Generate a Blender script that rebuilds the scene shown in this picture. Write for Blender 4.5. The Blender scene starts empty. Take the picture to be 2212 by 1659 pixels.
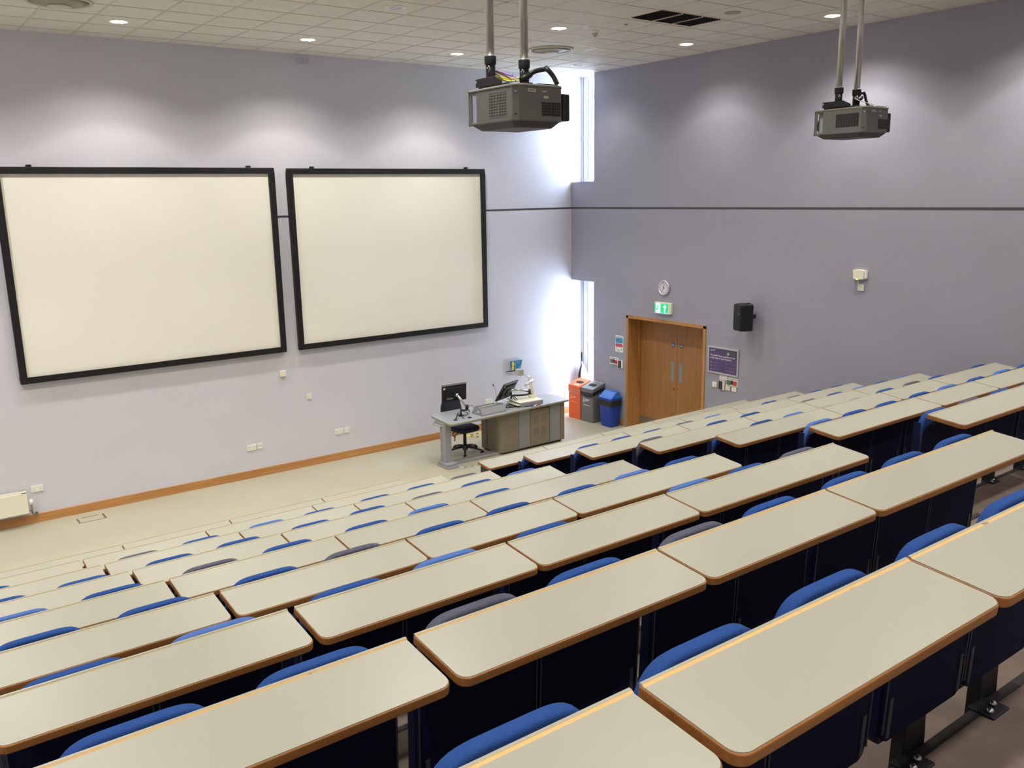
import bpy, bmesh, math, random
from mathutils import Vector, Matrix
random.seed(7)
S = bpy.context.scene
COL = S.collection
PI = math.pi

# ------------------------------------------------------------------ camera, world, exposure
CAM = Vector((-10.96047, -12.85419, 4.22138)); YAW, PIT, ROL, FPX = 0.636277, 0.212969, -0.0178569, 1888.878
Fv = Vector((math.sin(YAW)*math.cos(PIT), math.cos(YAW)*math.cos(PIT), -math.sin(PIT)))
R0 = Vector((math.cos(YAW), -math.sin(YAW), 0)); U0 = R0.cross(Fv)
Rv = math.cos(ROL)*R0 + math.sin(ROL)*U0; Uv = -math.sin(ROL)*R0 + math.cos(ROL)*U0
cam = bpy.data.objects.new('camera', bpy.data.cameras.new('camera')); COL.objects.link(cam)
cam.matrix_world = Matrix(((Rv.x, Uv.x, -Fv.x, CAM.x), (Rv.y, Uv.y, -Fv.y, CAM.y), (Rv.z, Uv.z, -Fv.z, CAM.z), (0, 0, 0, 1)))
cam.data.sensor_width = 36; cam.data.lens = FPX/2212*36; cam.data.clip_start = 0.05; cam.data.clip_end = 100
S.camera = cam
W = bpy.data.worlds.new('world'); S.world = W; W.use_nodes = True
W.node_tree.nodes['Background'].inputs[0].default_value = (0.66, 0.80, 1.0, 1)
W.node_tree.nodes['Background'].inputs[1].default_value = 19.0
S.view_settings.view_transform = 'Standard'; S.view_settings.look = 'None'; S.view_settings.gamma = 1
S.view_settings.use_curve_mapping = False; S.view_settings.exposure = 0.66
LAMP = 85.0       # watts of one lit downlight
FILL = 0.0
HC = 6.318         # ceiling height

def proj(p):
    d = Vector(p)-CAM; z = d.dot(Fv)
    if z < .05: return None
    return (1106+FPX*d.dot(Rv)/z, 829.5-FPX*d.dot(Uv)/z)

# ------------------------------------------------------------------ materials
def lin(c):
    return tuple((x/255/12.92 if x/255 <= .04045 else ((x/255+.055)/1.055)**2.4) for x in c)
MATS = {}
def mat(name, rgb, rough=.6, metal=0, var=.06, scale=8, bump=0, spec=.5, coat=0, emis=None, es=0, bscale=None):
    """procedural principled material; rgb is an sRGB 0-255 albedo"""
    if name in MATS: return MATS[name]
    m = bpy.data.materials.new(name); m.use_nodes = True; n = m.node_tree.nodes; l = m.node_tree.links
    b = n['Principled BSDF']; c = lin(rgb)
    b.inputs['Roughness'].default_value = rough; b.inputs['Metallic'].default_value = metal
    b.inputs['Specular IOR Level'].default_value = spec
    b.inputs['Coat Weight'].default_value = coat
    tc = n.new('ShaderNodeTexCoord'); nz = n.new('ShaderNodeTexNoise'); nz.inputs['Scale'].default_value = scale; nz.inputs['Detail'].default_value = 4
    l.new(tc.outputs['Object'], nz.inputs['Vector'])
    r = n.new('ShaderNodeValToRGB'); e = r.color_ramp.elements
    e[0].position = .3; e[1].position = .7
    e[0].color = (*[x*(1-var) for x in c], 1); e[1].color = (*[min(1, x*(1+var)) for x in c], 1)
    l.new(nz.outputs['Fac'], r.inputs['Fac']); l.new(r.outputs['Color'], b.inputs['Base Color'])
    if bump:
        n2 = n.new('ShaderNodeTexNoise'); n2.inputs['Scale'].default_value = bscale or scale*12; n2.inputs['Detail'].default_value = 3
        l.new(tc.outputs['Object'], n2.inputs['Vector'])
        bp = n.new('ShaderNodeBump'); bp.inputs['Strength'].default_value = bump; bp.inputs['Distance'].default_value = .01
        l.new(n2.outputs['Fac'], bp.inputs['Height']); l.new(bp.outputs['Normal'], b.inputs['Normal'])
    if emis:
        b.inputs['Emission Color'].default_value = (*lin(emis), 1); b.inputs['Emission Strength'].default_value = es
    MATS[name] = m; return m

def wood(name, c1, c2, axis='Z', rough=.45, scale=1.0, plank=None):
    if name in MATS: return MATS[name]
    m = bpy.data.materials.new(name); m.use_nodes = True; n = m.node_tree.nodes; l = m.node_tree.links
    b = n['Principled BSDF']; b.inputs['Roughness'].default_value = rough
    tc = n.new('ShaderNodeTexCoord'); mp = n.new('ShaderNodeMapping'); l.new(tc.outputs['Object'], mp.inputs['Vector'])
    s = {'X': (1.2, 26, 26), 'Y': (26, 1.2, 26), 'Z': (26, 26, 1.2)}[axis]
    mp.inputs['Scale'].default_value = [k*scale for k in s]
    nz = n.new('ShaderNodeTexNoise'); nz.inputs['Scale'].default_value = 1.0; nz.inputs['Detail'].default_value = 6; nz.inputs['Distortion'].default_value = .6
    l.new(mp.outputs['Vector'], nz.inputs['Vector'])
    r = n.new('ShaderNodeValToRGB'); e = r.color_ramp.elements
    e[0].position = .32; e[1].position = .68; e[0].color = (*lin(c1), 1); e[1].color = (*lin(c2), 1)
    l.new(nz.outputs['Fac'], r.inputs['Fac']); l.new(r.outputs['Color'], b.inputs['Base Color'])
    MATS[name] = m; return m

def perf(name, base, hole, sx, sy, sz, thr=.5):
    """perforated grille: two crossed wave patterns"""
    if name in MATS: return MATS[name]
    m = bpy.data.materials.new(name); m.use_nodes = True; n = m.node_tree.nodes; l = m.node_tree.links
    b = n['Principled BSDF']; b.inputs['Roughness'].default_value = .6
    tc = n.new('ShaderNodeTexCoord'); sp = n.new('ShaderNodeSeparateXYZ'); l.new(tc.outputs['Object'], sp.inputs[0])
    prev = None
    for k, s in zip('XYZ', (sx, sy, sz)):
        if not s: continue
        a = n.new('ShaderNodeMath'); a.operation = 'MULTIPLY'; a.inputs[1].default_value = s; l.new(sp.outputs[k], a.inputs[0])
        f = n.new('ShaderNodeMath'); f.operation = 'FRACT'; l.new(a.outputs[0], f.inputs[0])
        g = n.new('ShaderNodeMath'); g.operation = 'GREATER_THAN'; g.inputs[1].default_value = thr; l.new(f.outputs[0], g.inputs[0])
        if prev is None: prev = g
        else:
            q = n.new('ShaderNodeMath'); q.operation = 'MULTIPLY'; l.new(prev.outputs[0], q.inputs[0]); l.new(g.outputs[0], q.inputs[1]); prev = q
    x = n.new('ShaderNodeMix'); x.data_type = 'RGBA'; x.inputs[6].default_value = (*lin(base), 1); x.inputs[7].default_value = (*lin(hole), 1)
    l.new(prev.outputs[0], x.inputs[0]); l.new(x.outputs[2], b.inputs['Base Color'])
    MATS[name] = m; return m

M_wallF = mat('paint_lavender', (213, 212, 221), .85, var=.012, scale=1.5, bump=.05, bscale=120)
M_wallR = mat('paint_purple_grey', (158, 157, 171), .85, var=.012, scale=1.5, bump=.05, bscale=120)
M_ceil = mat('ceiling_tile', (220, 215, 203), .9, var=.02, scale=3, bump=.15, bscale=200)
M_tbar = mat('ceiling_bar', (204, 197, 184), .5, var=.02)  # white bars toned below the tiles, so the colour carries the joint shadow
M_floor = mat('vinyl_floor', (176, 172, 152), .38, var=.035, scale=1.3, spec=.4)
M_carpet = mat('carpet', (122, 108, 100), .95, var=.16, scale=5, bump=.6, bscale=260, spec=.1)
M_nosing = mat('step_nosing', (40, 38, 38), .7)
M_dado = mat('dado_strip', (70, 68, 72), .6)
M_oak = wood('oak_door', (150, 104, 56), (172, 124, 74), 'Z')
M_oakH = wood('oak_board', (178, 122, 66), (200, 146, 88), 'X')
M_oakY = wood('oak_board_side', (172, 118, 64), (196, 142, 84), 'Y')
M_oakF = wood('oak_frame', (172, 120, 66), (192, 142, 86), 'Z')
M_lam = mat('desk_laminate', (158, 156, 142), .34, var=.012, scale=2.5, spec=.45)
M_edge = wood('desk_edge_wood', (132, 86, 40), (160, 108, 56), 'X', rough=.4)
M_blue = mat('blue_fabric', (42, 76, 142), .9, var=.05, scale=14, bump=.5, bscale=500, spec=.15)
M_blue2 = mat('faded_blue_fabric', (78, 110, 176), .9, var=.05, scale=14, bump=.5, bscale=500, spec=.15)
M_char = mat('charcoal_fabric', (86, 88, 104), .95, var=.12, scale=30, bump=.5, bscale=500, spec=.15)
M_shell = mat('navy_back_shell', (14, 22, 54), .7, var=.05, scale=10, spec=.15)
M_seam = mat('seat_frame_grey', (74, 78, 88), .5, var=.05, metal=.3)
M_steel = mat('charcoal_steel', (38, 39, 44), .45, var=.06, metal=.3)
M_bolt = mat('zinc_bolt', (190, 190, 190), .25, metal=1)
M_white = mat('white_plastic', (238, 236, 226), .4, var=.015)
M_cream = mat('cream_enamel', (240, 236, 214), .4, var=.015)
M_black = mat('black_plastic', (24, 24, 26), .45, var=.05)
M_blackm = mat('black_satin_frame', (22, 21, 22), .5, var=.05)
M_screen = mat('screen_white', (246, 243, 230), .75, var=.008, scale=1)
M_grey = mat('grey_laminate', (150, 152, 156), .4, var=.02)
M_desktop = mat('desk_grey_top', (160, 164, 170), .3, var=.02, spec=.6)
M_deskpan = mat('desk_taupe_panel', (138, 128, 110), .55, var=.03, metal=.2)
M_deskgrey = mat('desk_grey_panel', (144, 146, 144), .5, var=.02, metal=.2)
M_deskedge = mat('desk_edge_taupe', (142, 134, 108), .5, var=.04)
M_alu = mat('brushed_aluminium', (205, 206, 208), .3, var=.03, metal=.9)
M_chrome = mat('galvanised_pole', (200, 198, 190), .32, var=.12, scale=5, metal=.75)
M_proj = mat('projector_grey', (112, 112, 108), .45, var=.02)
M_projL = mat('projector_light_grey', (150, 148, 138), .45, var=.02)
M_projD = mat('projector_base', (84, 80, 84), .6, var=.02)
M_orange = mat('orange_card', (236, 104, 50), .55, var=.02)
M_bing = mat('grey_card', (112, 114, 114), .55, var=.02)
M_binb = mat('blue_plastic_bin', (20, 60, 160), .35, var=.03)
M_bag = mat('black_bin_liner', (34, 36, 38), .3, var=.3, scale=20, bump=.8, bscale=30)
M_bagC = mat('clear_bin_liner', (226, 120, 90), .3, var=.1, scale=20, bump=.8, bscale=30)
M_dark = mat('opening_black', (8, 8, 9), .9)
M_tv = mat('light_white', (255, 255, 255), .5, emis=(255, 250, 232), es=14)

# ------------------------------------------------------------------ mesh helpers
class MB:
    def __init__(s): s.v = []; s.f = []; s.m = []; s.mi = 0; s.sm = []
    def add(s, v, f, sm=False):
        o = len(s.v); s.v += [tuple(x) for x in v]; s.f += [tuple(i+o for i in q) for q in f]; s.m += [s.mi]*len(f); s.sm += [sm]*len(f); return s
    def mat(s, i): s.mi = i; return s
    def box(s, x0, x1, y0, y1, z0, z1):
        v = [(x, y, z) for z in (z0, z1) for y in (y0, y1) for x in (x0, x1)]
        return s.add(v, [(0, 2, 3, 1), (4, 5, 7, 6), (0, 1, 5, 4), (2, 6, 7, 3), (0, 4, 6, 2), (1, 3, 7, 5)])
    def cbox(s, c, d, R=None):
        v = []
        for z in (-.5, .5):
            for y in (-.5, .5):
                for x in (-.5, .5):
                    p = Vector((x*d[0], y*d[1], z*d[2]))
                    if R: p = R @ p
                    v.append(p+Vector(c))
        return s.add(v, [(0, 2, 3, 1), (4, 5, 7, 6), (0, 1, 5, 4), (2, 6, 7, 3), (0, 4, 6, 2), (1, 3, 7, 5)])
    def prism(s, pts, ax, a, b, sm=False):
        n = len(pts)
        def mk(p, t): return {'x': (t, p[0], p[1]), 'y': (p[0], t, p[1]), 'z': (p[0], p[1], t)}[ax]
        v = [mk(p, a) for p in pts]+[mk(p, b) for p in pts]
        s.add(v, [tuple(range(n-1, -1, -1)), tuple(range(n, 2*n))])
        o = len(s.v)-2*n
        q = [(i+o, (i+1) % n+o, (i+1) % n+n+o, i+n+o) for i in range(n)]
        s.f += q; s.m += [s.mi]*n; s.sm += [sm]*n; return s
    def cyl(s, p0, p1, r0, r1=None, n=16):
        r1 = r0 if r1 is None else r1
        p0 = Vector(p0); p1 = Vector(p1); d = (p1-p0).normalized(); a = d.orthogonal().normalized(); b = d.cross(a)
        v = []
        for p, r in ((p0, r0), (p1, r1)):
            for i in range(n):
                t = 2*PI*i/n; v.append(p+a*math.cos(t)*r+b*math.sin(t)*r)
        s.add(v, [(i, (i+1) % n, (i+1) % n+n, i+n) for i in range(n)], True)
        o = len(s.v)-2*n
        s.f += [tuple(o+i for i in range(n-1, -1, -1)), tuple(o+n+i for i in range(n))]; s.m += [s.mi]*2; s.sm += [False]*2
        return s
    def tube(s, pts, r, n=8):
        pts = [Vector(p) for p in pts]; rs = r if isinstance(r, (list, tuple)) else [r]*len(pts)
        o = len(s.v); a = None; v = []
        for i, p in enumerate(pts):
            d = (pts[min(i+1, len(pts)-1)]-pts[max(i-1, 0)]).normalized()
            a = d.orthogonal().normalized() if a is None else (a-d*a.dot(d)).normalized()
            b = d.cross(a)
            for k in range(n):
                t = 2*PI*k/n; v.append(p+(a*math.cos(t)+b*math.sin(t))*rs[i])
        f = [(i*n+k, i*n+(k+1) % n, (i+1)*n+(k+1) % n, (i+1)*n+k) for i in range(len(pts)-1) for k in range(n)]
        s.add(v, f, True); o = len(s.v)-len(v)
        s.f += [tuple(o+i for i in range(n-1, -1, -1)), tuple(o+len(v)-n+i for i in range(n))]; s.m += [s.mi]*2; s.sm += [False]*2
        return s
    def lathe(s, prof, c=(0, 0, 0), n=32, ax='z'):
        v = []
        for r, z in prof:
            for i in range(n):
                t = 2*PI*i/n; q = (r*math.cos(t), r*math.sin(t), z)
                if ax == 'x': q = (z, r*math.cos(t), r*math.sin(t))
                if ax == 'y': q = (r*math.cos(t), z, r*math.sin(t))
                v.append((q[0]+c[0], q[1]+c[1], q[2]+c[2]))
        f = [(j*n+i, j*n+(i+1) % n, (j+1)*n+(i+1) % n, (j+1)*n+i) for j in range(len(prof)-1) for i in range(n)]
        s.add(v, f, True)
        o = len(s.v)-len(v)
        if prof[0][0] > 1e-4: s.f.append(tuple(o+i for i in range(n-1, -1, -1))); s.m.append(s.mi); s.sm.append(False)
        if prof[-1][0] > 1e-4: s.f.append(tuple(o+len(v)-n+i for i in range(n))); s.m.append(s.mi); s.sm.append(False)
        return s
    def ball(s, c, r, n=12):
        r = r if isinstance(r, (tuple, list)) else (r, r, r)
        prof = [(math.sin(PI*j/n), -math.cos(PI*j/n)) for j in range(n+1)]
        v = [(c[0]+r[0]*p*math.cos(2*PI*i/(2*n)), c[1]+r[1]*p*math.sin(2*PI*i/(2*n)), c[2]+r[2]*z) for p, z in prof for i in range(2*n)]
        k = 2*n
        return s.add(v, [(j*k+i, j*k+(i+1) % k, (j+1)*k+(i+1) % k, (j+1)*k+i) for j in range(n) for i in range(k)], True)
    def mesh(s, name, mats, bevel=0, seg=2, smooth=None):
        me = bpy.data.meshes.new(name); me.from_pydata(s.v, [], s.f)
        for m in (mats if isinstance(mats, (list, tuple)) else [mats]): me.materials.append(m)
        for p, mi, sm in zip(me.polygons, s.m, s.sm): p.material_index = mi; p.use_smooth = sm if smooth is None else smooth
        bm = bmesh.new(); bm.from_mesh(me); bmesh.ops.remove_doubles(bm, verts=bm.verts, dist=1e-5)
        bmesh.ops.recalc_face_normals(bm, faces=bm.faces)
        if bevel:
            ed = [e for e in bm.edges if len(e.link_faces) == 2 and e.calc_face_angle(0) > .5]
            bmesh.ops.bevel(bm, geom=ed, offset=bevel, segments=seg, affect='EDGES', profile=.5, clamp_overlap=True)
        bm.to_mesh(me); bm.free(); return me
def obj(name, mb, mats, parent=None, bevel=0, seg=2, smooth=None, loc=None):
    me = mb.mesh(name, mats, bevel, seg, smooth) if isinstance(mb, MB) else mb
    o = bpy.data.objects.new(name, me); COL.objects.link(o)
    if parent: o.parent = parent
    if loc: o.location = loc
    return o
def tag(o, label, cat, group=None, kind=None):
    if label: o['label'] = label
    if cat: o['category'] = cat
    if group: o['group'] = group
    if kind: o['kind'] = kind
    return o
def thing(name, loc, label, cat, group=None, rz=0):
    o = bpy.data.objects.new(name, None); COL.objects.link(o); o.location = loc; o.rotation_euler.z = rz
    o.empty_display_size = .1
    return tag(o, label, cat, group)
def struct(name, mb, mats, parent=None, label=None, **k):
    o = obj(name, mb, mats, parent, **k)
    if not parent: o['kind'] = 'structure'
    if label: o['label'] = label
    return o
def copy_tree(o, parent=None):
    c = o.copy(); COL.objects.link(c)
    if parent: c.parent = parent
    for ch in list(o.children): copy_tree(ch, c)
    return c
def text(s, size, m, parent, M, name='lettering', extrude=.0006, align='LEFT', bold=0):
    """lettering as a mesh; M places its xy plane (x to the right of the reader, y up)"""
    cu = bpy.data.curves.new(name, 'FONT'); cu.body = s; cu.size = size; cu.extrude = extrude; cu.align_x = align; cu.offset = bold; cu.resolution_u = 3
    t = bpy.data.objects.new(name, cu); COL.objects.link(t); bpy.context.view_layer.update()
    me = bpy.data.meshes.new_from_object(t.evaluated_get(bpy.context.evaluated_depsgraph_get())); bpy.data.objects.remove(t)
    me.transform(M); me.materials.clear(); me.materials.append(m)
    o = bpy.data.objects.new(name, me); COL.objects.link(o); o.parent = parent; return o
def facing_mx(x, y, z):   # reading plane facing -x: right of the reader is -y
    return Matrix(((0, 0, -1, x), (-1, 0, 0, y), (0, 1, 0, z), (0, 0, 0, 1)))

def rrect(x0, x1, y0, y1, r, n=5, corners=(1, 1, 1, 1)):
    """rounded rectangle, corners order: (x0,y0),(x1,y0),(x1,y1),(x0,y1)"""
    out = []
    for k, (cx, cy, a0) in enumerate(((x0, y0, PI), (x1, y0, 1.5*PI), (x1, y1, 0), (x0, y1, .5*PI))):
        if not corners[k]: out.append((cx, cy)); continue
        rr = r*corners[k]
        ox = cx+rr if cx == x0 else cx-rr; oy = cy+rr if cy == y0 else cy-rr
        for i in range(n+1):
            a = a0+.5*PI*i/n; out.append((ox+rr*math.cos(a), oy+rr*math.sin(a)))
    return out

# ------------------------------------------------------------------ rows
YA, DY = -11.742, .8948
ROWY = [YA+i*DY for i in range(9)]
ROWZ = [3.274, 3.0046, 2.7401, 2.4703, 2.211, 1.9475, 1.6808, 1.4129, 1.1276]
FL = [z-.71 for z in ROWZ]            # floor of the people sitting at row i
EDGE = .055                            # tier front edge ahead of the desk far edge
XL, XR, YB = -13.4, 0.0, -14.6
AX0, AX1 = -6.44, -5.38                # aisle

# ------------------------------------------------------------------ shell
WT = .36                               # right wall thickness
struct('floor', MB().box(XL, .36, ROWY[8]+EDGE, 0, -.1, 0), M_floor, label='pale beige vinyl floor in front of the seating')
def tiers():
    mb = MB()
    for i in range(9):
        y1 = ROWY[i]+EDGE; z = FL[i]
        mb.box(XL, XR, y1-DY, y1, -.1 if i == 8 else FL[i+1]-.3, z)
    y1 = ROWY[0]+EDGE-DY
    mb.box(XL, XR, YB, y1, FL[0]-.3, FL[0]+.268)
    return mb
struct('trim_1', tiers(), M_carpet, label='carpeted stepped tiers under the seating')
hs = MB(); ns = MB()
for i in range(8):
    y1 = ROWY[i]+EDGE; hs.box(AX0+.02, AX1-.02, y1, y1+.44, FL[i+1], FL[i]-.134)
    ns.box(AX0+.02, AX1-.02, y1+.41, y1+.445, FL[i]-.136, FL[i]-.128); ns.box(AX0+.02, AX1-.02, y1-.035, y1+.004, FL[i]-.004, FL[i]+.003)
y1 = ROWY[8]+EDGE
for k, h in enumerate((.28, .14)): hs.box(AX0+.02, AX1-.02, y1+.28*k, y1+.28*(k+1), 0, h)
struct('trim_2', hs, M_carpet, label='carpeted half steps in the central aisle')
struct('trim_3', ns, M_nosing, label='dark step nosings in the central aisle')
mb = MB()
for i in range(9):
    y1 = ROWY[i]+EDGE
    for a, b in ((XL, AX0), (AX1, XR)): mb.box(a, b, y1-.03, y1+.004, FL[i]-.03, FL[i]+.003)
struct('trim_4', mb, M_nosing, label='dark edge strips along the seating tiers')

struct('wall_front', MB().box(XL, .36, 0, .2, -.1, HC+.1), M_wallF, label='lavender front wall behind the projection screens')
mb = MB()
D0, D1, DH = -1.53, -3.385, 2.075      # door opening
SL = -.64                              # corner slot windows
mb.box(0, WT, SL, 0, 2.612, 4.433)
mb.box(0, WT, D0, SL, -.1, HC+.1)
mb.box(0, WT, D1, D0, DH, HC+.1)
mb.box(0, WT, YB, D1, -.1, HC+.1)
struct('wall_right', mb, M_wallR, label='purple-grey side wall with the double doors')
struct('wall_left', MB().box(XL-.2, XL, YB, .2, -.1, HC+.1), M_wallF)
struct('wall_back', MB().box(XL-.2, .36, YB-.2, YB, -.1, HC+.1), M_wallF)
# ceiling: tiles with recessed vent and openings left as surface fittings, T bars just below with joint shadow in their colour
struct('ceiling', MB().box(XL-.2, .36, YB-.2, .2, HC, HC+.1), M_ceil, label='grey mineral tile ceiling')
mb = MB()
x = -.57
while x > XL: mb.box(x-.012, x+.012, YB, 0, HC-.004, HC+.001); x -= .6
y = -.3
while y > YB: mb.box(XL, 0, y-.012, y+.012, HC-.004, HC+.001); y -= .6
struct('trim_5', mb, M_tbar, label='white ceiling grid bars toned darker like shadowed joints')
# skirting and dado lines
mb = MB().box(XL, -.0, -.016, -.001, 0, .122); struct('baseboard_front', mb, M_oakH, label='oak skirting board along the front wall', bevel=.003)
struct('baseboard_right', MB().box(-.016, -.001, D0+.06, SL, 0, .122), M_oakY, label='short oak skirting between window and door', bevel=.003)
struct('trim_6', MB().box(XL, 0, -.004, .001, 3.948, 3.976), M_dado, label='dark horizontal strip across the front wall')
struct('trim_7', MB().box(-.004, .001, YB, 0, 3.948, 3.976), M_dado, label='dark horizontal strip across the side wall')
# pale cable trunking on the front wall, right of the lectern desk
tag(obj('cable_trunking', MB().box(-2.1, -.002, -.045, -.002, .40, .455).box(-2.1, -.002, -.05, -.002, .437, .447), M_white, bevel=.003),
    'white cable trunking running low on the front wall to the corner window', 'cable trunking')

# ------------------------------------------------------------------ corner windows
M_frame = mat('window_frame_white', (236, 238, 242), .4)
M_gask = mat('glazing_gasket', (70, 84, 110), .5)
def glassmat():
    m = bpy.data.materials.new('window_glass'); m.use_nodes = True; n = m.node_tree.nodes; l = m.node_tree.links
    n.remove(n['Principled BSDF']); out = n['Material Output']
    t = n.new('ShaderNodeBsdfTransparent'); g = n.new('ShaderNodeBsdfGlossy'); g.inputs['Roughness'].default_value = .02
    mx = n.new('ShaderNodeMixShader'); mx.inputs[0].default_value = .05; l.new(t.outputs[0], mx.inputs[1]); l.new(g.outputs[0], mx.inputs[2]); l.new(mx.outputs[0], out.inputs[0]); return m
M_glass = glassmat()
def window(n, z0, z1, zt, label):
    x0, x1 = .27, .33
    mb = MB()
    mb.box(x0, x1, -.17, 0, z0, z1).box(x0, x1, SL, SL+.05, z0, z1)           # jambs (left one wide)
    mb.box(x0, x1, SL+.05, -.17, z0, z0+.05).box(x0, x1, SL+.05, -.17, z1-.05, z1)
    mb.box(x0-.01, x1, SL+.05, -.17, zt-.03, zt+.03)
    o = struct('window_%d' % n, mb, M_frame, label=label, bevel=.004)
    g = MB().box(x0-.004, x0+.004, -.184, -.170, z0+.05, z1-.05).box(x0-.003, x0+.001, -.052, -.047, z0, z1)
    struct('gasket', g, M_gask, o)
    struct('window_pane', MB().box(.298, .304, SL+.04, -.16, z0+.04, z1-.04), M_glass, o)
window(1, 4.433, HC, 5.95, 'tall upper slot window in the corner')
window(2, 0, 2.612, 1.46, 'tall lower slot window in the corner')

# ------------------------------------------------------------------ double doors
mb = MB()
fx0, fx1 = -.018, .34
for ya, yb in ((D0, D0-.055), (D1+.055, D1)): mb.box(fx0, fx1, yb, ya, 0, DH)
mb.box(fx0, fx1, D1, D0, DH-.05, DH+.006)
for ya, yb in ((D0-.055, D0-.075), (D1+.075, D1+.055)): mb.box(.24, .30, yb, ya, 0, DH-.05)
mb.box(.24, .30, D1+.055, D0-.055, DH-.075, DH-.05)
door = struct('door_1', mb, M_oakF, label='oak framed double doors in the side wall', bevel=.003)
LX = .30; mid = -2.485
for nm, ya, yb in (('door_leaf', mid+.002, D0-.057), ('door_leaf', D1+.057, mid-.002)):
    lf = struct(nm, MB().box(LX, LX+.045, ya, yb, .006, DH-.052), M_oak, door, bevel=.002)
    c = ya+.06 if ya > D1+.1 else yb-.06
    inner = ya if nm and ya > -2.6 else yb
    s = 1 if inner == ya else -1
    yc = inner+s*.095
    struct('pull_plate', MB().prism(rrect(yc-.038, yc+.038, .95, 1.30, .035), 'x', LX-.004, LX+.001), mat('satin_steel', (165, 165, 160), .35, metal=.7), lf)
    struct('fire_door_sign', MB().cyl((LX-.003, yc, 1.60), (LX+.001, yc, 1.60), .038, n=24), mat('sign_blue', (30, 92, 158), .4), lf)
    struct('sign_lettering', MB().box(LX-.0042, LX-.0028, yc-.022, yc+.022, 1.600, 1.604).box(LX-.0042, LX-.0028, yc-.018, yc+.018, 1.588, 1.592).box(LX-.0042, LX-.0028, yc-.018, yc+.018, 1.612, 1.616), M_white, lf)
    struct('kick_plate', MB().box(LX-.002, LX+.001, ya+.02, yb-.02, .03, .19), mat('satin_steel_dark', (150, 145, 132), .4, metal=.6), lf)
    if s == 1: struct('lock', MB().cyl((LX-.012, inner+.055, .82), (LX, inner+.055, .82), .014).cyl((LX-.016, inner+.055, .82), (LX-.012, inner+.055, .82), .008), mat('brass', (120, 84, 40), .3, metal=.8), lf)

# ------------------------------------------------------------------ projection screens
def screen(x0, x1, z0, z1, label, hooks):
    t = thing('projection_screen', ((x0+x1)/2, -.02, z0), label, 'projection screen', 'framed projection screens')
    w = (x1-x0)/2; h = z1-z0; f = .085
    mb = MB()
    for a, b, c, d in ((-w, w, 0, f), (-w, w, h-f, h), (-w, -w+f, f, h-f), (w-f, w, f, h-f)): mb.box(a, b, -.06, .0, c, d)
    obj('frame', mb, M_blackm, t, bevel=.006)
    obj('screen_surface', MB().box(-w+f-.01, w-f+.01, -.028, -.022, f-.01, h-f+.01), M_screen, t)
    for hx in hooks:
        obj('wall_bracket', MB().box(hx-.03-(x0+x1)/2, hx+.03-(x0+x1)/2, -.03, .015, h-.004, h+.028).cyl((hx-(x0+x1)/2, -.045, h+.014), (hx-(x0+x1)/2, -.01, h+.014), .016), M_steel, t)
screen(-9.475, -5.829, 1.91, 4.675, 'left of the two large white projection screens in black frames', (-9.05, -6.20))
screen(-5.622, -2.026, 1.91, 4.668, 'right of the two large white projection screens in black frames', (-5.21, -2.39))

# ------------------------------------------------------------------ bench desks
TD, TT = .2546, .101
Rt = Matrix.Rotation(TT, 4, 'X')      # y away from user; far edge high
DESK_CACHE = {}
def lipmat():
    m = wood('bare_wood_lip', (222, 170, 100), (238, 196, 130), 'X', rough=.5, scale=.6); n = m.node_tree.nodes; l = m.node_tree.links
    # worn chips along the lip
    b = n['Principled BSDF']; src = b.inputs['Base Color'].links[0].from_socket
    tc = n.new('ShaderNodeTexCoord'); mp = n.new('ShaderNodeMapping'); mp.inputs['Scale'].default_value = (14, 60, 60); oi = n.new('ShaderNodeObjectInfo')
    ad = n.new('ShaderNodeVectorMath'); ad.operation = 'ADD'; l.new(tc.outputs['Object'], ad.inputs[0]); l.new(oi.outputs['Location'], ad.inputs[1]); l.new(ad.outputs[0], mp.inputs['Vector'])
    nz = n.new('ShaderNodeTexNoise'); nz.inputs['Scale'].default_value = 1; nz.inputs['Detail'].default_value = 3; l.new(mp.outputs[0], nz.inputs['Vector'])
    r = n.new('ShaderNodeValToRGB'); r.color_ramp.elements[0].position = .66; r.color_ramp.elements[1].position = .70; l.new(nz.outputs['Fac'], r.inputs['Fac'])
    mx = n.new('ShaderNodeMix'); mx.data_type = 'RGBA'; mx.inputs[7].default_value = (*lin((150, 130, 98)), 1); l.new(r.outputs['Color'], mx.inputs[0]); l.new(src, mx.inputs[6]); l.new(mx.outputs[2], b.inputs['Base Color'])
    return m
M_lip = lipmat()
M_lip2 = wood('sealed_wood_lip', (200, 180, 138), (214, 196, 156), 'X', rough=.5, scale=.6)
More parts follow.
